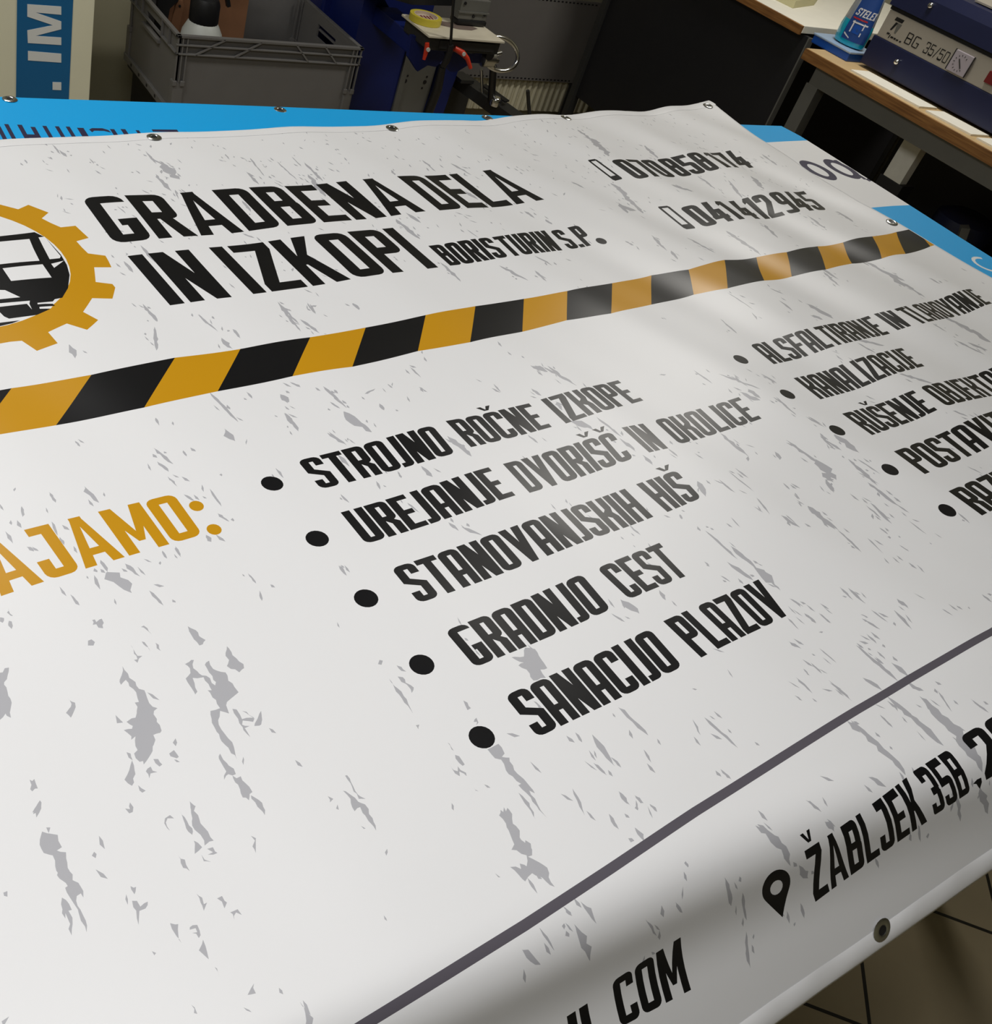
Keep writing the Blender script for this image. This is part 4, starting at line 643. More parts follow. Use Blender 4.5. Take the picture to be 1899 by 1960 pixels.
STREAKS = [[0.3682,-1.1065,0.3705,-1.1273,0.0096],[0.3705,-1.1273,0.3701,-1.1536,0.0048],[0.3687,-1.1544,0.3612,-1.1933,0.0037],[0.4571,-1.0685,0.4579,-1.0859,0.0107],[0.507,-1.1096,0.506,-1.1574,0.0056],[0.5136,-1.0894,0.5208,-1.1186,0.0029],
[0.5086,-1.1557,0.5102,-1.1745,0.002],[0.4601,-1.1386,0.4572,-1.1636,0.0025],[0.4715,-1.1376,0.4626,-1.1766,0.0045],[0.2724,-1.2224,0.2697,-1.2416,0.0029],[0.2817,-1.2276,0.2797,-1.2528,0.0029],[0.3267,-1.266,0.3272,-1.2823,0.0043],
[0.3056,-1.2758,0.2989,-1.3036,0.0037],[0.254,-1.2699,0.2604,-1.2858,0.0037],[0.2364,-1.2834,0.2353,-1.2977,0.0023],[0.2087,-1.2885,0.2086,-1.343,0.0039],[0.2267,-1.3236,0.2271,-1.3449,0.0048],[0.2174,-1.3502,0.2262,-1.3642,0.0047],
[0.1593,-1.2717,0.1604,-1.2934,0.002],[0.1273,-1.3062,0.1269,-1.3339,0.0028],[0.1716,-1.3211,0.1783,-1.3417,0.0057],[0.1755,-1.3501,0.1761,-1.3844,0.0048],[0.2143,-1.3682,0.2117,-1.4139,0.0093],[0.2698,-1.3985,0.2725,-1.4186,0.0023],
[0.0966,-1.3492,0.099,-1.3643,0.0071],[0.2773,-1.2628,0.2793,-1.2836,0.002],[0.0915,-1.2875,0.0907,-1.3081,0.0026],[0.4333,-1.207,0.4342,-1.2203,0.0025],[0.4202,-1.2402,0.4163,-1.2538,0.002],[0.4087,-1.2179,0.4082,-1.2279,0.0023],
[0.4935,-1.1839,0.4937,-1.2111,0.002],[0.3987,-1.1804,0.3928,-1.2068,0.0023],[0.4372,-1.1743,0.4372,-1.1876,0.0025],[0.4474,-1.0821,0.4354,-1.1015,0.0047],[0.2067,-1.2371,0.2067,-1.2531,0.0011],[0.5793,-1.2062,0.5763,-1.2265,0.0014],
[0.4593,-1.3104,0.4586,-1.3243,0.0029],[0.1424,-1.3611,0.1407,-1.3777,0.0023],[0.3164,-1.1076,0.3145,-1.1238,0.0026],[0.3749,-1.0635,0.3731,-1.0726,0.0022],[0.371,-1.0829,0.3677,-1.0928,0.0022],[0.1939,-1.2109,0.1929,-1.2213,0.0019],
[0.162,-1.2251,0.1604,-1.2423,0.0014],[0.1895,-1.2306,0.1915,-1.2442,0.002],[0.1305,-1.2496,0.1362,-1.2621,0.0037],[0.1292,-1.2804,0.1284,-1.2959,0.0019],[0.1119,-1.2823,0.111,-1.2918,0.0019],[0.2242,-1.305,0.2235,-1.317,0.0016],
[0.2413,-1.3734,0.2302,-1.3967,0.002],[0.258,-1.2608,0.2622,-1.2682,0.0017],[0.3979,-1.3067,0.3999,-1.3146,0.0016],[0.3709,-1.3021,0.3737,-1.3149,0.0014],[0.0678,-1.3017,0.0704,-1.3094,0.0019],[0.1002,-1.3516,0.1026,-1.4191,0.0071],
[0.1768,-1.3629,0.1752,-1.4182,0.007],[0.2096,-1.38,0.2026,-1.4592,0.0122],[0.199,-1.4743,0.2155,-1.5158,0.0064],[-0.0973,-1.3815,-0.0725,-1.4309,0.006],[-0.156,-1.4048,-0.148,-1.4394,0.0034],[-0.1352,-1.4318,-0.1277,-1.4684,0.0028],
[-0.1284,-1.4818,-0.1304,-1.5171,0.004],[-0.3185,-1.3674,-0.3112,-1.4034,0.0051],[-0.3724,-1.3612,-0.3615,-1.3791,0.0039],[-0.303,-1.3552,-0.2999,-1.3743,0.0037],[-0.1773,-1.2396,-0.1819,-1.2735,0.0047],[-0.0505,-1.2759,-0.0465,-1.3158,0.0034],
[-0.1254,-1.2278,-0.1219,-1.2645,0.0039],[-0.2239,-1.3082,-0.2261,-1.3229,0.0028],[-0.1406,-1.2746,-0.1448,-1.2878,0.0026],[-0.2364,-1.2746,-0.2446,-1.2975,0.002],[-0.3497,-1.3543,-0.3448,-1.375,0.0017],[-0.0216,-1.4119,-0.0149,-1.4248,0.0037],
[0.1592,-1.465,0.1706,-1.5038,0.0042],[0.1035,-1.4739,0.1101,-1.4987,0.0022],[-0.2152,-1.399,-0.209,-1.4125,0.0022],[-0.2496,-1.3978,-0.2384,-1.4206,0.0017],[-0.0281,-1.3879,-0.0204,-1.4028,0.0023],[-0.2117,-1.329,-0.2131,-1.3425,0.0033],
[-0.0624,-1.439,-0.0501,-1.4607,0.0054],[-0.1992,-1.2965,-0.1998,-1.3112,0.0028],[-0.1879,-1.3062,-0.186,-1.3154,0.0025],[-0.1815,-1.319,-0.1806,-1.3275,0.0025],[-0.0844,-1.3247,-0.084,-1.3367,0.0026],[-0.1898,-1.3731,-0.1906,-1.3783,0.0023],
[0.0437,-1.4862,0.0496,-1.5011,0.0016],[-0.3208,-1.3508,-0.3177,-1.3596,0.0019],[-0.0752,-1.4852,-0.0733,-1.4998,0.0023],[-0.057,-1.4862,-0.0538,-1.5044,0.0023],[0.058,-1.4019,0.0696,-1.4177,0.0036],[-0.3326,-1.3184,-0.3338,-1.332,0.002],
[-0.1987,-1.2639,-0.1966,-1.278,0.0023],[-0.1779,-1.2665,-0.1771,-1.2787,0.0023],[-0.1903,-1.2306,-0.1928,-1.2415,0.0022],[-0.064,-1.2727,-0.071,-1.2884,0.0017],[-0.2517,-0.4627,-0.2509,-0.5049,0.0039],[-0.2621,-0.5162,-0.2839,-0.5643,0.0042],
[-0.1928,-0.5052,-0.1869,-0.5461,0.0023],[-0.1896,-0.561,-0.187,-0.5862,0.0048],[-0.3795,-0.5264,-0.3851,-0.5533,0.0056],[-0.0708,-0.5059,-0.0788,-0.5774,0.0045],[-0.0624,-0.5521,-0.0539,-0.5873,0.0045],[-0.2623,-0.6615,-0.2571,-0.7211,0.0029],
[-0.28,-0.7295,-0.28,-0.7514,0.0067],[-0.1797,-0.6891,-0.1776,-0.7057,0.0053],[-0.1936,-0.7224,-0.1968,-0.7577,0.004],[-0.1185,-0.6935,-0.1142,-0.7392,0.0026],[-0.3718,-0.7335,-0.3641,-0.7637,0.0036],[-0.378,-0.7548,-0.3745,-0.7728,0.0033],
[-0.379,-0.7792,-0.3765,-0.7964,0.0019],[-0.4669,-0.7662,-0.4632,-0.7927,0.0056],[-0.3464,-0.8132,-0.3479,-0.841,0.0016],[-0.3572,-0.8496,-0.3516,-0.8641,0.0028],[-0.4968,-0.885,-0.4911,-0.9166,0.0119],[-0.5105,-0.8851,-0.5128,-0.9028,0.0033],
[-0.4772,-0.8815,-0.4704,-0.9005,0.0036],[-0.4349,-0.8773,-0.4354,-0.8885,0.0028],[-0.4207,-0.8766,-0.4217,-0.8907,0.0023],[-0.5405,-0.8992,-0.5386,-0.9141,0.0025],[-0.4717,-0.9215,-0.4684,-0.9426,0.0022],[-0.3761,-0.8109,-0.3699,-0.8227,0.0028],
[-0.3835,-0.8725,-0.3836,-0.8828,0.0042],[-0.1646,-0.7717,-0.1566,-0.797,0.004],[-0.5036,-0.7629,-0.5032,-0.7785,0.0022],[-0.5626,-0.8004,-0.5626,-0.8174,0.002],[-0.5363,-0.7724,-0.5403,-0.7873,0.0014],[0.0387,-0.5332,0.0369,-0.5503,0.0047],
[-0.3704,-0.9356,-0.37,-0.9499,0.0016],[-0.3441,-0.7478,-0.3447,-0.7578,0.0017],[-0.5524,-0.8271,-0.5492,-0.8354,0.0023],[-0.4451,-0.6928,-0.4443,-0.7035,0.0019],[-0.3459,-0.6864,-0.3491,-0.6999,0.002],[-0.497,-0.8684,-0.4968,-0.885,0.0025],
[-0.5176,-0.8033,-0.52,-0.8228,0.0017],[-0.5194,-0.826,-0.5194,-0.8374,0.0017],[-0.0258,-0.5206,-0.0316,-0.5441,0.0026],[-0.1657,-0.5488,-0.1658,-0.569,0.0031],[-0.2176,-0.672,-0.2178,-0.6859,0.0026],[-0.3718,-0.9603,-0.3767,-0.972,0.0016],
[-0.2796,-0.9636,-0.2799,-0.9781,0.0016],[-0.1226,-0.7439,-0.1102,-0.7885,0.009],[-0.1948,-0.7234,-0.1952,-0.7463,0.0045],[-0.1802,-0.6906,-0.1793,-0.7062,0.0037],[-0.118,-0.6924,-0.1136,-0.7234,0.0023],[-0.1275,-0.7219,-0.1229,-0.7371,0.0023],
[-0.1538,-0.6713,-0.1472,-0.6841,0.0033],[-0.1619,-0.7699,-0.1548,-0.7981,0.0026],[-0.0921,-0.8631,-0.0888,-0.883,0.0054],[-0.0227,-0.8295,-0.0193,-0.8708,0.0071],[-0.2125,-0.8699,-0.2115,-0.8848,0.0028],[-0.1464,-0.9087,-0.1438,-0.9271,0.002],
[-0.1211,-0.9531,-0.1187,-0.9681,0.0034],[-0.1116,-0.9653,-0.0982,-0.9846,0.0034],[0.0253,-0.689,0.0258,-0.7123,0.0026],[0.2014,-0.742,0.2127,-0.7613,0.0065],[0.228,-0.7488,0.2293,-0.7816,0.0054],[0.1627,-0.7845,0.1664,-0.8008,0.004],
[-0.0682,-0.7457,-0.0712,-0.7588,0.0034],[-0.0748,-0.7224,-0.0551,-0.7171,0.002],[0.0881,-0.8603,0.0896,-0.8779,0.0028],[0.1169,-0.7572,0.1146,-0.7755,0.0023],[-0.2782,-0.9633,-0.2792,-0.977,0.0017],[-0.1592,-0.8651,-0.1632,-0.8787,0.0017],
[-0.1241,-0.8599,-0.1265,-0.8713,0.0022],[-0.175,-0.8102,-0.1738,-0.8324,0.0048],[-0.2599,-0.8075,-0.26,-0.8252,0.0011],[0.009,-0.7302,0.0132,-0.7426,0.0025],[-0.03,-0.7123,-0.029,-0.7219,0.0022],[0.2081,-0.7439,0.2143,-0.7617,0.0081],
[0.2183,-0.7505,0.2373,-0.7995,0.0047],[0.1641,-0.785,0.1655,-0.8005,0.0039],[0.1688,-0.8565,0.1858,-0.884,0.0095],[0.2116,-0.8644,0.2145,-0.9088,0.0034],[0.2095,-0.9105,0.2091,-0.9384,0.0045],[0.2151,-0.9477,0.2129,-0.9675,0.0039],
[0.3741,-0.9525,0.3727,-1.0037,0.0053],[0.3107,-1.0168,0.3108,-1.0584,0.0022],[0.2798,-1.0242,0.2804,-1.0514,0.0026],[0.3282,-1.0149,0.3294,-1.0364,0.0031],[0.4659,-0.9996,0.4691,-1.0553,0.0047],[0.4712,-1.0453,0.4627,-1.085,0.0126],
[0.4497,-1.0802,0.4396,-1.1009,0.0047],[0.4241,-1.0107,0.4156,-1.0258,0.0047],[0.3033,-1.0694,0.2932,-1.0984,0.0026],[0.182,-1.0844,0.1813,-1.1345,0.0031],[0.1918,-1.117,0.1922,-1.1563,0.0056],[0.1904,-1.1527,0.1919,-1.1815,0.0113],
[0.1643,-1.1331,0.1718,-1.1674,0.0043],[0.1924,-1.1761,0.1909,-1.1921,0.0025],[0.3692,-1.1064,0.367,-1.1518,0.0081],[0.3072,-1.1066,0.3134,-1.1311,0.005],[0.235,-1.0816,0.2331,-1.0978,0.0023],[-0.0133,-1.1245,-0.01,-1.1465,0.0064],
[0.0414,-1.1321,0.0367,-1.1462,0.0033],[0.2468,-1.0151,0.2344,-1.0398,0.0056],[0.4872,-0.8961,0.502,-0.9219,0.0085],[0.4905,-0.8515,0.5276,-0.9018,0.0037],[0.4584,-0.8303,0.4601,-0.8647,0.0029],[0.5712,-0.8731,0.5762,-0.8983,0.0031],
[0.5444,-0.9759,0.5534,-1.0024,0.0036],[0.5263,-1.0159,0.523,-1.0443,0.0039],[0.5378,-0.9255,0.5308,-0.9676,0.0029],[0.1917,-1.2061,0.1965,-1.2217,0.0025],[0.1894,-1.2292,0.19,-1.2453,0.0029],[0.1378,-1.1447,0.141,-1.1571,0.0022],
[0.0933,-1.0362,0.0939,-1.056,0.0016],[0.2612,-0.9506,0.2609,-0.9685,0.0026],[-0.0384,-1.1337,-0.0331,-1.1486,0.0019],[0.1724,-1.0495,0.1694,-1.0576,0.0026],[0.3757,-1.0611,0.3731,-1.0739,0.0026],[0.3745,-1.0812,0.3692,-1.093,0.0026],
[0.1786,-0.8199,0.1726,-0.8362,0.0056],[0.2077,-1.2372,0.2081,-1.2533,0.0019],[1.023,-0.6753,1.0101,-0.7221,0.0048],[1.195,-0.711,1.1955,-0.7988,0.0076],[1.1893,-0.7319,1.1883,-0.7596,0.0121],[0.7248,-0.6808,0.7296,-0.7338,0.0023],
[0.6445,-0.7328,0.6361,-0.7744,0.0034],[0.8356,-0.6902,0.8484,-0.7116,0.0043],[0.8143,-0.7258,0.8104,-0.7582,0.004],[0.8744,-0.7441,0.8854,-0.7951,0.0118],[0.8388,-0.7776,0.8521,-0.7943,0.0071],[1.1554,-0.8559,1.1709,-0.9477,0.0169],
[1.0855,-0.8707,1.0879,-0.9004,0.0046],[1.2715,-0.7565,1.2784,-0.7798,0.004],[1.0775,-0.9216,1.0951,-0.9723,0.0051],[1.101,-0.9363,1.1234,-0.9642,0.0088],[0.8509,-0.851,0.9045,-0.8873,0.0059],[0.571,-0.8721,0.5743,-0.8989,0.0033],
[0.5317,-0.9237,0.5348,-0.9469,0.0028],[0.852,-0.8654,0.8551,-0.8991,0.0043],[0.8348,-0.9571,0.8775,-0.9946,0.0065],[0.5533,-1.0214,0.5506,-1.0625,0.0098],[0.5264,-1.0219,0.5311,-1.0477,0.0042],[0.5248,-1.0653,0.5179,-1.1182,0.0045],
[0.5383,-1.0711,0.5423,-1.1063,0.0025],[0.8326,-1.0554,0.8451,-1.0752,0.0037],[0.7195,-0.7389,0.7111,-0.7576,0.0031],[0.7216,-0.9687,0.7289,-0.9834,0.0026],[0.5479,-0.9765,0.5543,-0.9966,0.0028],[0.5315,-1.01,0.5258,-1.0251,0.0031],
[0.5043,-0.896,0.505,-0.9186,0.0081],[0.5064,-0.862,0.5109,-0.8907,0.0034],[0.7173,-1.1487,0.7263,-1.1689,0.0025],[-0.0465,-0.0698,-0.0266,-0.1309,0.0036],[-0.0399,-0.1001,-0.031,-0.1487,0.013],[-0.0641,-0.1289,-0.0655,-0.1826,0.0064],
[-0.1091,-0.1721,-0.1023,-0.1862,0.0023],[0.0938,-0.1426,0.0917,-0.186,0.005],[0.1728,-0.1113,0.1726,-0.1779,0.0023],[0.2108,-0.0997,0.2083,-0.1349,0.0025],[0.2221,-0.1222,0.2175,-0.1816,0.0043],[0.2038,-0.1639,0.1878,-0.239,0.0067],
[-0.1885,-0.3283,-0.1886,-0.3749,0.0053],[-0.2291,-0.361,-0.2295,-0.3892,0.005],[-0.019,-0.3227,-0.0066,-0.3381,0.0034],[-0.252,-0.4638,-0.2524,-0.5054,0.0028],[-0.1923,-0.5042,-0.1926,-0.5272,0.0019],[-0.0702,-0.507,-0.071,-0.5612,0.0033],
[0.0335,-0.2323,0.0282,-0.2668,0.0043],[-0.0569,-0.1798,-0.0649,-0.2088,0.002],[0.1281,-0.0987,0.1191,-0.1586,0.0019],[-0.1721,-0.2186,-0.1691,-0.2398,0.0019],[0.1352,-0.1544,0.1371,-0.1645,0.0025],[-0.028,-0.516,-0.0321,-0.5435,0.0017],
[-0.0894,-0.1108,-0.0871,-0.1227,0.002],[0.267,-0.3331,0.2679,-0.3961,0.007],[0.2976,-0.3196,0.3036,-0.3534,0.0051],[0.3744,-0.3906,0.3764,-0.4189,0.0025],[0.2576,-0.4659,0.2524,-0.5223,0.0051],[0.3523,-0.5023,0.3685,-0.5528,0.0048],
[0.4007,-0.5329,0.3971,-0.5647,0.0037],[0.4693,-0.1458,0.4666,-0.1898,0.004],[0.5208,-0.1667,0.5353,-0.2137,0.0045],[0.4769,-0.2651,0.4823,-0.2965,0.0067],[0.5466,-0.3513,0.5486,-0.3759,0.0057],[0.5666,-0.3871,0.5635,-0.4037,0.005],
[0.7389,-0.2744,0.7471,-0.3031,0.0062],[0.8354,-0.2917,0.836,-0.3372,0.0076],[0.7843,-0.3634,0.7625,-0.4039,0.0088],[0.4384,-0.4925,0.4481,-0.527,0.0039],[0.2192,-0.1562,0.2165,-0.1912,0.0043],[0.3705,-0.1783,0.364,-0.1969,0.0039],
[0.9572,-0.073,0.9484,-0.1385,0.0079],[0.9574,-0.1168,0.9231,-0.2012,0.0146],[1.0922,-0.1524,1.0735,-0.2096,0.0074],[0.8389,-0.2987,0.8105,-0.4044,0.0098],[0.7764,-0.3699,0.8006,-0.3955,0.0127],[0.9774,-0.3282,1.0134,-0.3585,0.0096],
[1.1052,-0.296,1.0962,-0.3526,0.0045],[1.1621,-0.3328,1.1263,-0.399,0.0053],[1.2427,-0.329,1.2171,-0.3849,0.0099],[0.6669,-0.4892,0.673,-0.5055,0.0054],[0.7425,-0.4854,0.7277,-0.5369,0.0053],[0.7374,-0.5391,0.7235,-0.567,0.0051],
[0.939,-0.506,0.9386,-0.5934,0.0074],[1.0624,-0.5036,1.0383,-0.5536,0.0081],[0.8288,-0.501,0.8373,-0.5629,0.0054],[1.2247,-0.4967,1.2152,-0.5483,0.005],[1.3518,-0.4871,1.3422,-0.5373,0.0082],[1.3984,-0.2415,1.3909,-0.2925,0.0056],
[1.1831,-0.6377,1.182,-0.6798,0.0042],[1.0309,-0.6646,1.0313,-0.7044,0.0064],[1.1885,-0.6651,1.2056,-0.7448,0.0096],[-0.1839,-0.0115,-0.1848,-0.0451,0.0025],[-0.1809,-0.0309,-0.1778,-0.055,0.004],[-0.1446,-0.0618,-0.1463,-0.0808,0.002],
[-0.0425,-0.0511,-0.0449,-0.0947,0.0031],[-0.0359,-0.0866,-0.0304,-0.1092,0.0031],[0.0916,-0.0771,0.0878,-0.0976,0.0026],[0.1304,-0.0941,0.1263,-0.1191,0.0025],[-0.2467,-0.0576,-0.2477,-0.0706,0.0017],[-0.205,-0.0536,-0.2046,-0.063,0.0019]]
rng = random.Random(11)
def jag(a, b, w):
    """one torn print scratch from a to b"""
    dx, dy = b[0]-a[0], b[1]-a[1]; L = math.hypot(dx, dy) or 1e-6; nx, ny = -dy/L, dx/L
    n = max(4, int(L/.006)); l = []; r = []; off = 0
    for i in range(n+1):
        u = i/n; pr = .16+.84*math.sin(math.pi*min(1, max(0, u*.92+.05)))**.7
        off += rng.uniform(-.25, .25)*w*.5
        off *= .8
        hl = w*.5*pr*rng.uniform(.35, 1.15); hr = w*.5*pr*rng.uniform(.35, 1.15)
        if i in (0, n): hl *= .2; hr *= .2
        px, py = a[0]+dx*u+nx*off, a[1]+dy*u+ny*off; j = rng.uniform(-.3, .3)*L/n
        l.append((px+nx*hl+dx/L*j, py+ny*hl+dy/L*j)); r.append((px-nx*hr-dx/L*j, py-ny*hr-dy/L*j))
    return l+r[::-1]
def fleck(x, y, ln, wd, a=None):
    a = math.radians(-90+rng.gauss(0, 22)) if a is None else a
    d = (math.cos(a), math.sin(a)); n_ = (-d[1], d[0]); k = rng.uniform(-.3, .3)
    return [(x-d[0]*ln/2, y-d[1]*ln/2), (x+n_[0]*wd/2+d[0]*ln*k*.5, y+n_[1]*wd/2+d[1]*ln*k*.5), (x+d[0]*ln/2+n_[0]*wd*.3, y+d[1]*ln/2+n_[1]*wd*.3), (x+d[0]*ln*.1-n_[0]*wd/2, y+d[1]*ln*.1-n_[1]*wd/2)]
paint = []
for b_ in BLOBS:
    key = {tuple(q) for q in b_}            # torn edge: small jitter between the traced corners
    paint.append(('ink_scratch', [q if q in key else (q[0]+rng.uniform(-.0011, .0011), q[1]+rng.uniform(-.0011, .0011)) for q in densify([tuple(q) for q in b_], .0055)]))
for x0, y0, x1, y1, wd in STREAKS:
    L = math.hypot(x1-x0, y1-y0)
    paint.append(('ink_scratch', jag((x0, y0), (x1, y1), max(.0036, wd*1.7))))
    for k in range(int(1+L/.022)):
        u = rng.uniform(-.15, 1.15); s_ = rng.choice((-1, 1))*rng.uniform(.003, .016)
        paint.append(('ink_scratch', fleck(x0+(x1-x0)*u+s_, y0+(y1-y0)*u+rng.uniform(-.01, .01), rng.uniform(.004, .014), rng.uniform(.0016, .0046))))
for k in range(420):
    cx_, cy_ = rng.uniform(-.95, 1.45), rng.uniform(-1.5, 0.0)
    if k > 200: cx_, cy_ = rng.uniform(-.25, 1.45), rng.uniform(-.45, 0.0)
    for j in range(rng.choice((1, 1, 2, 3))):
        paint.append(('ink_scratch', fleck(cx_+rng.uniform(-.014, .014), cy_+rng.uniform(-.03, .03), rng.uniform(.004, .016), rng.uniform(.0014, .0038))))
for k in range(26):                         # streaks on the part left of the frame
    x, y = rng.uniform(-.98, -.78), rng.uniform(-1.4, -.05); paint.append(('ink_scratch', jag((x, y), (x+rng.uniform(-.01, .01), y-rng.uniform(.02, .09)), rng.uniform(.004, .014))))
for m, p in POL: paint.append((m, [tuple(q) for q in p]))
for font, txt, q in WORDS:
    wd, polys = layout(font, txt); tl, tr, br, bl = q
    for p in polys:
        out = []
        for a, b_ in p:
            u = a/wd; v = b_
            out.append(tuple((bl[i]*(1-u)+br[i]*u)*(1-v)+(tl[i]*(1-u)+tr[i]*u)*v for i in (0, 1)))
        paint.append(('ink_yellow' if txt == 'AJAMO' else 'ink_black', out))
OUTL = [(-1.0, -1.586), (-.6, -1.586), (-.11, -1.586), (.0, -1.587), (.12, -1.587), (.21, -1.586), (.8, -1.585), (1.475, -1.585), (1.472, -.8), (1.464, -.667), (1.459, -.593), (1.448, -.474), (1.463, -.334), (1.50, -.18), (1.509, -.09), (1.511, -.025), (1.517, .02), (1.40, .015), (1.19, .0), (1.0, .0085), (.664, -.004), (.325, .0037), (.0, .0088), (-.13, .0125), (-.26, .0087), (-1.0, .010)]
wb = thing('white_banner', (0.2, -.6, T), 'large white construction advertising banner with black lettering and yellow hazard stripe', 'banner')
ys = np.concatenate([np.arange(-1.60, -1.34, .007), np.arange(-1.34, .05, .0135)])
sheet('printed_sheet', OUTL, np.arange(-1.0, 1.52, .0135), ys, paint, WS, wb, ['white', 'ink_black', 'ink_yellow', 'ink_grey', 'ink_scratch'])
def nrm(X, Y):
    p = Vector(WS(X, Y)); return (Vector(WS(X+.001, Y))-p).cross(Vector(WS(X, Y+.001))-p).normalized()
def hem(pts, wdt, name='hem'):
    """folded, welded second layer under the edge of the sheet; pts run along the edge, sheet on the left-hand side"""
    m = MB(); rows = []; pts = densify(pts+pts[::-1], .02)[:]
    n_ = len(pts)//2+1; pts = pts[:n_]
    for i, (x, y) in enumerate(pts):
        a = pts[max(0, i-1)]; b_ = pts[min(len(pts)-1, i+1)]; dx, dy = b_[0]-a[0], b_[1]-a[1]; L = math.hypot(dx, dy) or 1; nx, ny = -dy/L, dx/L
        row = []
        for off, dz in ((-.0012, .0002), (-.0016, -.0008), (-.0008, -.002), (wdt, -.002)):
            X, Y = x+nx*off, y+ny*off; row.append(m.b.verts.new(Vector(WS(X, Y))+nrm(X, Y)*dz))
        rows.append([m.b.verts.new(Vector(WS(x+nx*.001, y+ny*.001))+nrm(x, y)*.0003)]+row)
    for A, B in zip(rows, rows[1:]):
        for k in range(len(A)-1): m.b.faces.new((A[k], B[k], B[k+1], A[k+1]))
    return m.build(name, M['white'], wb, smooth=60)
hem(OUTL[0:8], .03); hem(OUTL[7:17], .03); hem(OUTL[16:26], .03)
def hem_fold(pts, wdt, hgt):                # the turned-over edge lying on top of the sheet, slightly puffed
    m = MB(); rows = []; pts = densify(pts+pts[::-1], .01); pts = pts[:len(pts)//2+1]; r_ = random.Random(5); ph = 0
    for i, (x, y) in enumerate(pts):
        a = pts[max(0, i-1)]; b_ = pts[min(len(pts)-1, i+1)]; dx, dy = b_[0]-a[0], b_[1]-a[1]; L = math.hypot(dx, dy) or 1; nx, ny = -dy/L, dx/L
        k = hgt*(1+.25*math.sin(i*.31)+.2*math.sin(i*.83)); row = []
        for u, h in ((-.0013, -.001), (-.0010, .15), (.08, .55), (.22, .9), (.5, 1.0), (.75, .75), (.93, .35), (1.0, .12)):
            off = u if u < 0 else u*wdt*(1+.03*math.sin(i*.17)); X, Y = x+nx*off, y+ny*off
            row.append(m.b.verts.new(Vector(WS(X, Y))+nrm(X, Y)*(h if h < 0 else k*h+.0002)))
        rows.append(row)
    for A, B in zip(rows, rows[1:]):
        for q in range(len(A)-1): m.b.faces.new((A[q], B[q], B[q+1], A[q+1]))
    return m.build('hem_fold', M['white'], wb, smooth=70)
hem_fold(OUTL[0:8], .024, .0024); hem_fold(OUTL[16:26], .022, .0008)
for x, y in ((-.5, -.008), (-.006, -.008), (.4933, -.017), (.9857, -.008), (1.4894, -.001), (1.444, -.566), (0.043, -1.5666), (-.457, -1.566), (.54, -1.566), (1.04, -1.566), (1.44, -1.1)):
    p = Vector(WS(x, y)); grommet(p+nrm(x, y)*(.0027 if y < -1.5 else .0010), nrm(x, y), wb)

# ------------------------------------------------------------------ sign board, far left
sb = thing('sign_board', (.33, 2.2, FL), 'cream board with vertical blue strip and pale rotated letters, left of grey crate', 'sign')
MB().box(.06, 2.2, FL, .567, 2.23, 1.15, .004).build('board', M['cream'], sb)
MB().box(.297, 2.1975, FL, .489, 2.2005, 1.15).build('blue_strip', M['signblue'], sb)
def sq(pts):                                # corner points from image pixels, projected onto the strip (room x, z)
    MB().prism([(a, b) for a, b in pts], (0, 2.1975, 0), (1, 0, 0), (0, 0, 1), .0012).build('letter', M['signgrey'], sb)
sq([(0.3311, 0.3332), (0.448, 0.3343), (0.4491, 0.3069), (0.3597, 0.3083), (0.45, 0.2848), (0.451, 0.2584), (0.3615, 0.2301), (0.4522, 0.2302), (0.4532, 0.2042), (0.3353, 0.2042), (0.3326, 0.2469), (0.4215, 0.2699), (0.3318, 0.2926)])
sq([(0.3362, 0.1769), (0.4544, 0.174), (0.4556, 0.1426), (0.3368, 0.1444)])
sq([(0.4268, 0.0716), (0.4585, 0.0721), (0.4596, 0.0435), (0.4278, 0.0436)])

# ------------------------------------------------------------------ grey crate with contents
pf = thing('crate_support', (1.23, 2.37, FL), 'dark wooden support added under the raised grey crate', 'platform')  # support added to hold the crate above the floor
MB().box(.86, 2.10, -.03, 1.60, 2.655, -.0005, .003).build('deck', M['black_board'], pf)
for xa in (.88, 1.20, 1.52): MB().box(xa, 2.12, FL, xa+.06, 2.64, -.03, .003).build('runner', M['black_board'], pf)
x0, x1, y0, y1, H = .842, 1.622, 2.085, 2.665, .305
cr = thing('storage_crate', ((x0+x1)/2, (y0+y1)/2, 0), 'open grey plastic stacking crate with ribbed rim on an added support behind the table', 'crate')
m = MB(); tt = .008
m.box(x0+.02, y0+.02, .0, x1-.02, y1-.02, .012).box(x0+.012, y0+.012, .012, x1-.012, y0+.012+tt, H-.01).box(x0+.012, y1-.012-tt, .012, x1-.012, y1-.012, H-.01)
for xa in (x0+.012, x1-.012-tt):            # short sides with a hand hole
    ya, yb = y0+.012, y1-.012; yc = (ya+yb)/2; h0, h1 = H-.095, H-.045
    m.box(xa, ya, .012, xa+tt, yb, h0).box(xa, ya, h1, xa+tt, yb, H-.01).box(xa, ya, h0, xa+tt, yc-.085, h1).box(xa, yc+.085, h0, xa+tt, yb, h1)
m.build('body', M['crate'], cr)
m = MB()
for z in (H-.006, H-.036, H-.068): 
    e = .012 if z > H-.01 else .008; tz = .010 if z > H-.01 else .006
    m.box(x0, y0, z-tz/2, x1, y0+e+.006, z+tz/2, .002).box(x0, y1-e-.006, z-tz/2, x1, y1, z+tz/2, .002)
    if z != H-.036:
        m.box(x0, y0, z-tz/2, x0+e+.006, y1, z+tz/2, .002).box(x1-e-.006, y0, z-tz/2, x1, y1, z+tz/2, .002)
m.build('rim', M['crate'], cr)
L = x1-x0
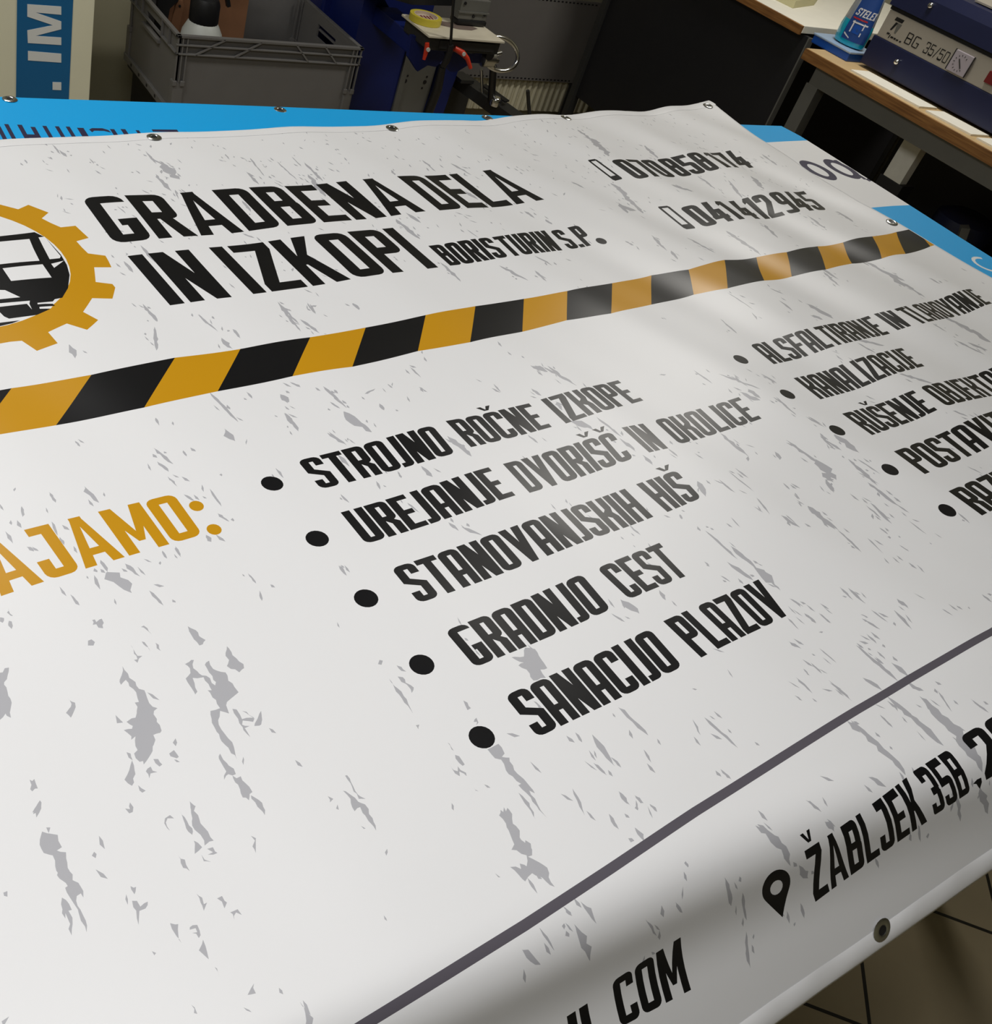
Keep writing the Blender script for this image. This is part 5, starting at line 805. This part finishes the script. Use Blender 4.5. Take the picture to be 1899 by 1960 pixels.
for u0, u1 in ((.10, .24), (.30, .43), (.70, .62), (.86, .78)):
    MB().obox((x0+L*u0, y0+.004, H-.068), (x0+L*u1, y0+.004, H-.008), .006, .008, (0, 1, 0)).build('rim_rib', M['crate'], cr)
for v in (.16, .30, .70, .84): MB().obox((x0+.004, y0+(y1-y0)*v, H-.068), (x0+.004, y0+(y1-y0)*v, H-.008), .004, .010, (1, 0, 0)).build('rim_rib', M['crate'], cr)
MB().box(x0, y0+.20, H-.105, x0+.012, y0+.40, H-.095).build('hand_hole_ledge', M['crate'], cr)
for xa, ya in ((x0, y0), (x1-.05, y0), (x0, y1-.05), (x1-.05, y1-.05)):
    m = MB(); m.box(xa+.004, ya+.004, 0, xa+.046, ya+.046, H-.17, .006)
    for dx in (.004, .022, .04): m.box(xa+dx, ya+.002, H-.17, xa+dx+.005, ya+.012, H-.01)
    m.box(xa+.0, ya+.0, H-.185, xa+.016, ya+.012, H-.165, .003).box(xa+.03, ya+.0, H-.185, xa+.048, ya+.012, H-.165, .003)
    m.build('corner_post', M['crate'], cr)
m = MB().box(x0-.002, y0+.01, .0, x0+.014, y1-.01, .028, .003).box(x0+.01, y0-.002, 0, x1-.01, y0+.014, .028, .003)
b_ = m.build('base_lip', M['crate'], cr)
for k in range(5): MB().box(x0-.0035, y0+.06+k*.1, .010, x0-.0015, y0+.072+k*.1, .020).build('drain_slot', M['black_plastic'], b_)
MB().box(.93, 2.52, .013, 1.30, 2.527, .46).build('cardboard_sheet', M['brown'], None)
tag(bpy.data.objects['cardboard_sheet'], 'brown cardboard sheet standing inside the grey crate behind the bottle', 'cardboard')
bt = thing('spray_bottle', (1.035, 2.33, .014), 'white bottle with black spray head standing inside the grey crate', 'bottle')
MB().lathe([(.05, 0), (.082, .006), (.085, .08), (.084, .19), (.078, .225), (.062, .255), (.052, .270), (.05, .272)], (1.035, 2.33, .014), 28).build('bottle_body', M['white_plastic'], bt, smooth=50)
MB().lathe([(.056, .262), (.058, .27), (.058, .33), (.050, .35), (.030, .36), (.03, .42)], (1.035, 2.33, .014), 24).box(.98, 2.31, .42, 1.17, 2.35, .455, .006).obox((1.10, 2.33, .425), (1.13, 2.33, .34), .02, .014).build('spray_head', M['black_plastic'], bt, smooth=40)
kn = thing('hand_tool', (.925, 2.45, .014), 'black tool with brown handle propped beside the bottle in the grey crate', 'tool')
MB().prism([(.885, .02), (.91, .02), (.935, .28), (.965, .31), (.965, .42), (.885, .42)], (0, 2.455, 0), (1, 0, 0), (0, 0, 1), .022).build('blade', M['black_plastic'], kn)
MB().prism([(.925, .02), (.965, .02), (.995, .29), (.988, .31), (.971, .31), (.961, .29)], (0, 2.455, 0), (1, 0, 0), (0, 0, 1), .012).build('handle', M['brown'], kn)
MB().lathe([(.005, 0), (.005, .004)], (.977, 2.441, .29), 10, axis='y').build('handle_hole', M['black_plastic'], kn)
yl = thing('yellow_box', (1.49, 2.82, FL), 'dull yellow box against the back wall behind the crate', 'box')
MB().box(1.40, 2.74, FL, 1.58, 2.90, .24, .004).build('carton', M['wood_top'], yl); MB().box(1.395, 2.735, .215, 1.585, 2.905, .245, .003).build('lid', M['wood_top'], yl)

# ------------------------------------------------------------------ blue transfer press on its stand
pm = thing('transfer_press', (1.95, 2.3, FL), 'dark blue press stand with white platen and chrome ring handle behind the table', 'machine')
MB().box(1.66, 2.56, FL, 2.22, 2.86, 1.25, .01).build('housing', M['dblue'], pm)
MB().prism([(1.70, FL), (1.935, FL), (1.975, .26), (1.80, .42), (1.70, .55)], (0, 2.30, 0), (1, 0, 0), (0, 0, 1), -.26).build('side_panel', M['dblue'], pm)
m = MB().box(1.958, 2.30, FL, 2.132, 2.32, .29).box(1.958, 2.29, FL, 1.985, 2.30, .28); pl_ = m.build('backplate', M['grey_metal'], pm)
for x, z, r in ((1.998, .128, .0045), (1.992, .105, .009), (1.985, .078, .0045), (2.098, .128, .0045), (2.094, .105, .009), (2.088, .078, .0045)): MB().lathe([(r, 0), (r, .002)], (x, 2.2985, z), 12, axis='y').build('bolt_hole', M['black_plastic'], pl_)
MB().prism([(2.112, FL), (2.205, FL), (2.238, .17), (2.14, .19)], (0, 2.28, 0), (1, 0, 0), (0, 0, 1), -.07).build('leg', M['dblue'], pm)
MB().prism([(1.733, .41), (1.741, .331), (1.801, .278), (1.84, .304), (1.881, .30), (1.924, .35), (1.867, .41)], (0, 1.945, 0), (1, 0, 0), (0, 0, 1), -.02).box(1.76, 1.96, .33, 1.86, 2.30, .40, .005).build('bracket', M['dblue'], pm)
MB().prism([(1.90, .36), (2.044, .360), (2.07, .372), (2.12, .372), (2.115, .325), (2.047, .325), (1.987, .285), (1.955, .285), (1.926, .315)], (0, 1.945, 0), (1, 0, 0), (0, 0, 1), -.03).build('side_arm', M['dblue'], pm)
MB().box(1.752, 1.85, .395, 2.085, 2.045, .445, .004).box(1.80, 1.845, .405, 2.06, 1.85, .435).build('platen_base', M['dark_metal'], pm)
pt = MB().box(1.735, 1.833, .445, 2.09, 2.055, .4525, .001).build('platen', M['platen'], pm)
MB().prism([(1.85, 2.02), (2.02, 1.985), (2.035, 1.955), (1.99, 1.93), (1.93, 1.93), (1.84, 1.97)], (0, 0, .4527), (1, 0, 0), (0, 1, 0), .0003).build('burn_stain', M['stain'], pt)
# tightening levers
for pts in ([(1.737, 1.838, .425), (1.741, 1.836, .405), (1.738, 1.832, .365)], [(1.868, 1.838, .412), (1.90, 1.825, .402), (1.925, 1.818, .385), (1.948, 1.81, .352)]):
    lv = MB().tube(pts, [.008, .010, .006] if len(pts) == 3 else [.010, .012, .009, .007], 12).build('lever', M['red'], pm, smooth=50)
    MB().lathe([(.0075, -.004), (.0075, .005)], (pts[1][0], pts[1][1]-.010, pts[1][2]), 12, axis='y').build('lever_hub', M['white_plastic'], lv)
# chrome ring handle and its hub
cx_, cy_, cz_ = 2.185, 1.95, .365
ring = [(cx_-.012+.083*math.cos(a), cy_+.02*math.sin(a)-.02*math.cos(a), cz_+.058*math.sin(a)-.006*math.cos(a)) for a in [2*math.pi*k/40 for k in range(40)]]
MB().tube(ring, .0085, 12, closed=True).build('ring_handle', M['chrome'], pm, smooth=60)
MB().lathe([(.028, 0), (.034, .004), (.034, .05), (.02, .055)], (2.085, 1.94, .350), 20, axis='x').tube([(2.13, 1.94, .335), (2.155, 1.935, .315)], .012, 10).tube([(2.13, 1.94, .362), (2.175, 1.945, .372)], .009, 10).box(2.12, 1.925, .335, 2.165, 1.945, .352, .003).build('hub', M['steel'], pm, smooth=50)
MB().lathe([(.02, 0), (.02, .03)], (2.095, 1.905, .372), 14, axis='y').build('knob', M['black_plastic'], pm, smooth=50)
# upper head
MB().prism([(1.62, .50), (1.80, .475), (1.985, .485), (1.97, .62), (1.62, .66)], (0, 2.10, 0), (1, 0, 0), (0, 0, 1), -.22).obox((1.60, 2.25, .62), (1.70, 2.16, .50), .05, .03).build('press_head', M['black_metal'], pm)
ck = MB().box(1.945, 1.98, .475, 2.08, 2.03, .55, .003).box(1.94, 1.975, .50, 2.085, 1.985, .506).build('clamp_block', M['grey_metal'], pm)
MB().box(1.945, 1.975, .455, 2.085, 2.035, .475, .006).build('clamp_foot', M['black_plastic'], ck)
MB().prism([(1.945, .552), (2.075, .552), (2.085, .58), (1.95, .60)], (0, 2.0, 0), (1, 0, 0), (0, 0, 1), -.03).build('clamp_label', mat('faded_pink', (.30, .19, .17, 1), .6, noise=.3, scale=60), ck)
for x, z in ((2.015, .49), (2.065, .50), (1.96, .535)): MB().lathe([(.006, 0), (.006, .004)], (x, 1.976, z), 10, axis='y').build('clamp_screw', M['black_plastic'], ck)
MB().tube([(1.775, 1.82, .66), (1.797, 1.82, .56), (1.818, 1.82, .48), (1.832, 1.82, .43)], .0055, 10).tube([(1.832, 1.82, .43), (1.836, 1.82, .405), (1.833, 1.82, .37), (1.83, 1.83, .345)], [.012, .013, .014, .011], 12).tube([(1.83, 1.83, .345), (1.85, 1.85, .25), (1.87, 1.90, .12), (1.875, 1.95, .0), (1.88, 2.1, -.2)], [.014, .018, .02, .02, .02], 12).build('hose', M['black_plastic'], pm, smooth=50)
# foot with its posts
ft = MB().prism([(2.20, .10), (2.20, FL), (2.40, FL), (2.40, .10)], (0, 2.36, 0), (1, 0, 0), (0, 0, 1), -.02).obox((2.30, 2.33, .11), (2.47, 1.93, .05), .085, .05).box(2.24, 2.24, .13, 2.31, 2.34, .145).build('foot', M['dark_metal'], pm)
MB().obox((2.345, 2.21, .140), (2.40, 2.085, .121), .035, .006).build('foot_slot', M['black_plastic'], ft)
MB().tube([(2.225, 2.03, .285), (2.335, 2.115, .115)], [.0155, .0165], 14).build('post', M['black_plastic'], pm, smooth=50)
MB().lathe([(.024, 0), (.027, .006), (.027, .032), (.02, .038), (.016, .04)], (2.345, 2.095, .098), 20).build('post_collar', M['chrome'], pm, smooth=50)
MB().tube([(2.245, 2.13, .235), (2.325, 2.18, .12)], .007, 10).build('thin_rod', M['steel'], pm, smooth=50)
MB().tube([(2.81, 2.20, FL), (2.589, 2.20, .130)], .0085, 12).lathe([(.03, 0), (.03, .01)], (2.81, 2.2, FL), 16).build('pin', M['dark_metal'], pm, smooth=50)
tp = thing('tape_roll', (1.80, 1.985, .4532), 'yellow tape roll lying flat on the white press platen', 'tape')
MB().lathe([(.048, 0), (.064, 0), (.064, .024), (.048, .024), (.048, 0)], (1.80, 1.985, .4534), 32, cap=False).build('tape', M['tape'], tp, smooth=40)
MB().lathe([(.044, 0), (.048, 0), (.048, .0242), (.044, .0242), (.044, 0)], (1.80, 1.985, .4534), 32, cap=False).build('core', M['core'], tp, smooth=40)
MB().lathe([(.0438, .0), (.0438, .014)], (1.80, 1.985, .4534), 32).build('core_label', M['core'], tp)
m = MB()
for k in range(5): m.prism([(1.768+k*.014, 1.965), (1.776+k*.014, 1.965), (1.780+k*.014, 2.01), (1.772+k*.014, 2.008)], (0, 0, .4676), (1, 0, 0), (0, 1, 0), .0004)
m.build('label_print', M['dred'], tp)

# ------------------------------------------------------------------ radiator with a grey board in front
rd = thing('panel_radiator', (3.0, 2.88, -.24), 'cream ribbed radiator low on the back wall behind a grey board', 'radiator')
m = MB().box(2.35, 2.885, -.24, 3.62, 2.915, .28)
for k in range(32): m.tube([(2.37+k*.04, 2.883, -.235), (2.37+k*.04, 2.883, .275)], .012, 8)
m.build('ribbed_panel', M['radiator'], rd, smooth=50)
MB().box(2.35, 2.872, .28, 3.62, 2.915, .295).build('top_grille', M['radiator'], rd)
gb = thing('grey_board', (3.0, 2.855, FL), 'flat dark grey board with stitched edges leaning before the cream radiator', 'board')
MB().box(2.28, 2.848, -.066, 3.45, 2.860, .345, .002).build('panel', M['panelgrey'], gb)
for z in (-.058, .330):
    m = MB()
    for k in range(44): m.box(2.31+k*.025, 2.8468, z, 2.322+k*.025, 2.849, z+.006)
    m.build('stitching', M['black_plastic'], gb)
for x in (2.30, 3.41): MB().box(x, 2.850, FL, x+.025, 2.860, -.066).build('foot', M['dark_metal'], gb)

# ------------------------------------------------------------------ desk with black side panel
dk = thing('desk', (3.6, 2.0, FL), 'desk with white top, wooden edge and large black side panel beyond the right table', 'desk')
MB().box(3.13, 1.37, .722, 4.2, 2.85, .75, .002).build('desktop', M['paper'], dk)
MB().box(3.118, 1.372, .716, 3.130, 2.85, .7485, .001).build('edge_band', M['wood_edge'], dk)
MB().box(3.155, 1.345, .0, 3.175, 2.50, .716, .001).build('side_panel', M['black_board'], dk)
MB().box(3.135, 2.500, FL, 3.18, 2.535, .716, .001).build('panel_post', M['dark_metal'], dk)
MB().box(3.150, 1.338, FL, 3.178, 1.345, .716).build('panel_trim', M['grey_metal'], dk)
MB().box(4.1, 1.4, FL, 4.14, 2.8, .72).build('end_panel', M['black_board'], dk)
bx = thing('paper_pad', (3.42, 1.78, .75), 'pale yellow paper package lying on the white desk top', 'package')
MB().prism([(3.262, 1.80), (3.282, 1.588), (3.50, 1.67), (3.62, 1.76), (3.58, 1.98), (3.30, 1.96)], (0, 0, .7505), (1, 0, 0), (0, 1, 0), .03).build('package_body', M['tape'] if False else mat('pale_yellow_paper', (.62, .58, .34, 1), .6, noise=.1, scale=20), bx)
MB().prism([(3.33, 1.78), (3.34, 1.66), (3.50, 1.72), (3.48, 1.84)], (0, 0, .7807), (1, 0, 0), (0, 1, 0), .0006).build('package_label', M['paper'], bx)

# ------------------------------------------------------------------ bench with wooden top and the heat press on it
bn = thing('workbench', (3.5, .3, FL), 'wooden topped bench on a grey steel frame along the right', 'workbench')
MB().box(3.036, -1.2, .6715, 4.15, 1.24, .71, .001).build('bench_top', M['wood_top'], bn)
MB().box(3.030, -1.2, .671, 3.036, 1.242, .7085, .001).build('front_edge', M['wood_edge'], bn)
MB().box(3.05, -1.1, .605, 3.09, 1.17, .671, .002).box(3.09, 1.13, .605, 4.1, 1.17, .671).box(3.09, -1.1, .605, 4.1, -1.06, .671).build('steel_frame', M['grey_metal'], bn)
for x in (3.05, 4.05):
    for y in (1.12, -1.12): MB().box(x, y, FL, x+.05, y+.06, .606, .002).build('leg', M['grey_metal'], bn)
MB().box(3.72, -1.05, .08, 3.74, 1.12, .605).build('shade_panel', M['black_board'], bn)  # black sheet added to stand in for the darkness under the bench
MB().box(3.12, .45, .09, 3.70, 1.10, .105).build('shelf', M['black_board'], bn)
al = thing('aluminium_profile', (3.18, .7, .105), 'short brushed aluminium profile standing under the bench', 'profile')
MB().box(3.15, .666, .443, 3.19, .747, .603, .002).build('upright', M['alu'], al); MB().box(3.15, .65, .106, 3.22, .76, .443, .003).build('dark_base', M['black_board'], al)  # upright pushed along the line of sight toward the camera to get light
bl_ = thing('floor_bin', (3.5, .5, .105), 'dark blue round bin with grey handle in the shadow under the bench', 'bin')
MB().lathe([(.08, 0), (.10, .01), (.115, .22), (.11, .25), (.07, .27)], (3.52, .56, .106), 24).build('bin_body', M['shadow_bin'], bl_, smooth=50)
MB().obox((3.42, .50, .36), (3.44, .48, .25), .05, .03).build('bin_handle', M['grey_metal'], bl_)
for pos, (xa, ya, xb, yb) in (('far', (3.06, .705, 3.155, 1.02)), ('near', (3.07, .485, 3.165, .67)), ('end', (3.08, .10, 3.175, .455))):
    o = MB().prism([(xa, ya), (xb, ya-.005), (xb-.01, yb), (xa-.012, yb+.005)], (0, 0, .7102), (1, 0, 0), (0, 1, 0), .006).build('paper_strip', M['paper'], loc=(xa, ya, .71))
    tag(o, {'far': 'longest white paper strip on the bench edge, nearest the blue tray', 'near': 'short white paper strip on the bench edge below the dial plate', 'end': 'white paper strip on the bench edge at the right border of the photo'}[pos], 'paper', 'paper strips on the bench edge')
hp = thing('heat_press', (3.6, .3, .71), 'dark navy heat press with grey label plate standing on the wooden bench', 'machine')  # press coordinates scaled about the camera to a nearer depth
MB().box(3.172, -.80, .722, 3.90, 1.097, .823, .004).build('lower_body', M['dblue2'], hp)
for y in (1.0, -.7): MB().box(3.22, y-.03, .71, 3.28, y+.03, .722).build('foot', M['black_plastic'], hp)
lp = MB().box(3.174, -.79, .823, 3.85, 1.087, .9155, .002).build('label_plate', M['plate'], hp)
MB().box(3.180, -.795, .9155, 3.85, 1.094, .930).build('groove_strip', M['black_plastic'], hp)  # black strip set back in the step groove above the plate
MB().prism([(3.167, .930), (3.170, .993), (3.186, 1.029), (3.85, 1.074), (3.85, .930)], (0, 1.097, 0), (1, 0, 0), (0, 0, 1), 1.9).build('hood', M['dblue2'], hp)
MB().prism([(3.22, 1.0345), (3.22, 1.040), (3.84, 1.082), (3.84, 1.077)], (0, .83, 0), (1, 0, 0), (0, 0, 1), 1.6).build('hood_top', M['plate'], hp)
for y, z in ((.947, .780), (.939, .979)):
    MB().lathe([(.008, 0), (.010, -.004), (.010, -.010), (.006, -.014)], (3.171, y, z), 16, axis='x').build('screw', M['chrome'], hp, smooth=50)
m = MB()                                     # writing on the plate, read from the front (to the right is -y)
PX_ = 3.1738
def plate_text(txt, font, ya, za, wdt, hgt, slant=0.0):
    w_, ps = layout(font, txt)
    for p in ps: m.prism([(a/w_*wdt+slant*b_*hgt, b_*hgt) for a, b_ in p], (PX_, ya, za), (0, -1, 0), (0, 0, 1), .0006)
plate_text('BG', 'thin', .968, .841, .060, .037)
m.build('model_lettering', M['black_plastic'], lp)
m = MB()
plate_text('35/50', 'thin', .880, .841, .104, .037)
m.build('model_lettering', M['black_plastic'], lp)
m = MB()
m.prism([(0, .050), (.036, .050), (.039, .062), (.003, .062)], (PX_, 1.049, .841), (0, -1, 0), (0, 0, 1), .0006)
m.prism([(.002, .017), (.009, .017), (.021, .046), (.011, .046)], (PX_, 1.049, .841), (0, -1, 0), (0, 0, 1), .0006)
for k, (a, b_, c_, d_) in enumerate(((0, .010, .012, .016), (.014, .0, .018, .013), (.022, .004, .034, .010), (.037, .004, .046, .010), (.049, .004, .058, .009), (.064, .004, .072, .009))):
    m.prism([(a, b_), (c_, b_), (c_+.002, d_), (a+.002, d_)], (PX_, 1.052, .832), (0, -1, 0), (0, 0, 1), .0006)
m.build('emblem_lettering', M['black_plastic'], lp)
MB().prism([(.025, .013), (.032, .013), (.039, .046), (.018, .046)], (PX_, 1.049, .841), (0, -1, 0), (0, 0, 1), .0005).build('plate_emblem', M['grey_metal'], lp)
dl = MB().box(3.162, .681, .8305, 3.174, .757, .898, .002).build('timer_dial', M['lilac'], hp)
m = MB()
for k in range(11):
    a = math.radians(-40+k*26); m.prism([(-.001, .022), (.001, .022), (.001, .027), (-.001, .027)], (3.1615, .719, .864), (0, -math.cos(a), math.sin(a)), (0, math.sin(a), math.cos(a)), .0005)
m.obox((3.161, .719+.010, .864+.012), (3.161, .719-.012, .864-.014), .0035, .001, (1, 0, 0)).box(3.1605, .7575, .8305, 3.1665, .7595, .900).box(3.1605, .6785, .8305, 3.1665, .6805, .900).build('dial_marks', M['dark_metal'], dl)
MB().box(3.164, .573, .847, 3.174, .607, .885, .002).build('power_switch', M['dred'], hp)

tr_ = thing('blue_tray', (3.21, 1.22, .71), 'blue plastic box with pale lid at the bench corner, under the bottle', 'box')
MB().box(3.135, 1.125, .7102, 3.285, 1.315, .738, .004).build('tray_body', M['trayblue'], tr_); MB().box(3.132, 1.122, .738, 3.288, 1.318, .746, .003).build('lid', M['lid'], tr_)
cb = thing('cleaner_bottle', (3.205, 1.205, .746), 'bottle of bright blue glass cleaner with dark label standing on the blue tray', 'bottle')
C0 = (3.205, 1.205, .7462); S1, S2 = .60, 1.0
MB().lathe([(.05, 0), (.066, .005), (.069, .02), (.070, .06), (.066, .085)], C0, 32, S1, S2).build('liquid', M['liquid'], cb, smooth=50)
MB().lathe([(.066, .085), (.062, .12), (.056, .16), (.052, .19), (.040, .205), (.014, .215), (.013, .24)], C0, 32, S1, S2).build('bottle_shoulder', M['clear'], cb, smooth=50)
tgr = MB().box(3.19, 1.19, .985, 3.22, 1.22, 1.02, .003).box(3.18, 1.16, 1.02, 3.23, 1.235, 1.05, .006).build('trigger_head', M['label_white'], cb)
def wrap(u, v, e=.0012):                     # point on the bottle: u across the front (-1..1), v height
    pr_ = [(0, .05), (.005, .066), (.02, .069), (.06, .070), (.085, .066), (.12, .062), (.16, .056), (.19, .052), (.21, .036)]
    r = next((a[1]+(b_[1]-a[1])*(v-a[0])/(b_[0]-a[0]) for a, b_ in zip(pr_, pr_[1:]) if a[0] <= v <= b_[0]), .046)
    a = math.pi+.62+u*1.15; return Vector((C0[0]+(r*S1+e)*math.cos(a), C0[1]+(r*S2+e)*math.sin(a), C0[2]+v))
def decal(name, polys, m_, e, nsub=8):
    m = MB()
    for p in polys:
        p = densify(p, .12); m.b.faces.new([m.b.verts.new(wrap(a, b_, e)) for a, b_ in p]) if len(p) > 2 else None
    return m.build(name, m_, cb)
lab = MB(); rows = [[lab.b.verts.new(wrap(-.72+1.44*i/16, .022+.16*j/16)) for i in range(17)] for j in range(17)]
for A, B in zip(rows, rows[1:]):
    for k in range(16): lab.b.faces.new((A[k], A[k+1], B[k+1], B[k]))
lab.build('label', M['label_blue'], cb, smooth=60)
w_, ps = layout('A', 'STELEX')
decal('label_lettering', [[(-.62+1.24*(a/w_)+.12*b_, .108+.026*b_) for a, b_ in p] for p in ps], M['label_white'], .0022)
decal('label_red_stripe', [[(-.6, .096), (-.2, .096), (-.2, .101), (-.6, .101)], [(-.2, .096), (.25, .096), (.25, .101), (-.2, .101)]], M['label_red'], .0022)
decal('label_window', [[(-.45, .05), (-.38, .05), (-.38, .09), (-.45, .09)], [(.12, .045), (.18, .045), (.22, .09), (.16, .09)], [(-.5, .083), (-.05, .083), (-.05, .088), (-.5, .088)], [(-.05, .083), (.4, .083), (.4, .088), (-.05, .088)], [(-.65, .038), (-.3, .028), (-.3, .032), (-.65, .044)]], M['label_white'], .0022)
decal('label_picture', [[(-.3, .05), (.05, .05), (.05, .08), (-.3, .08)]], M['trayblue'], .0020)
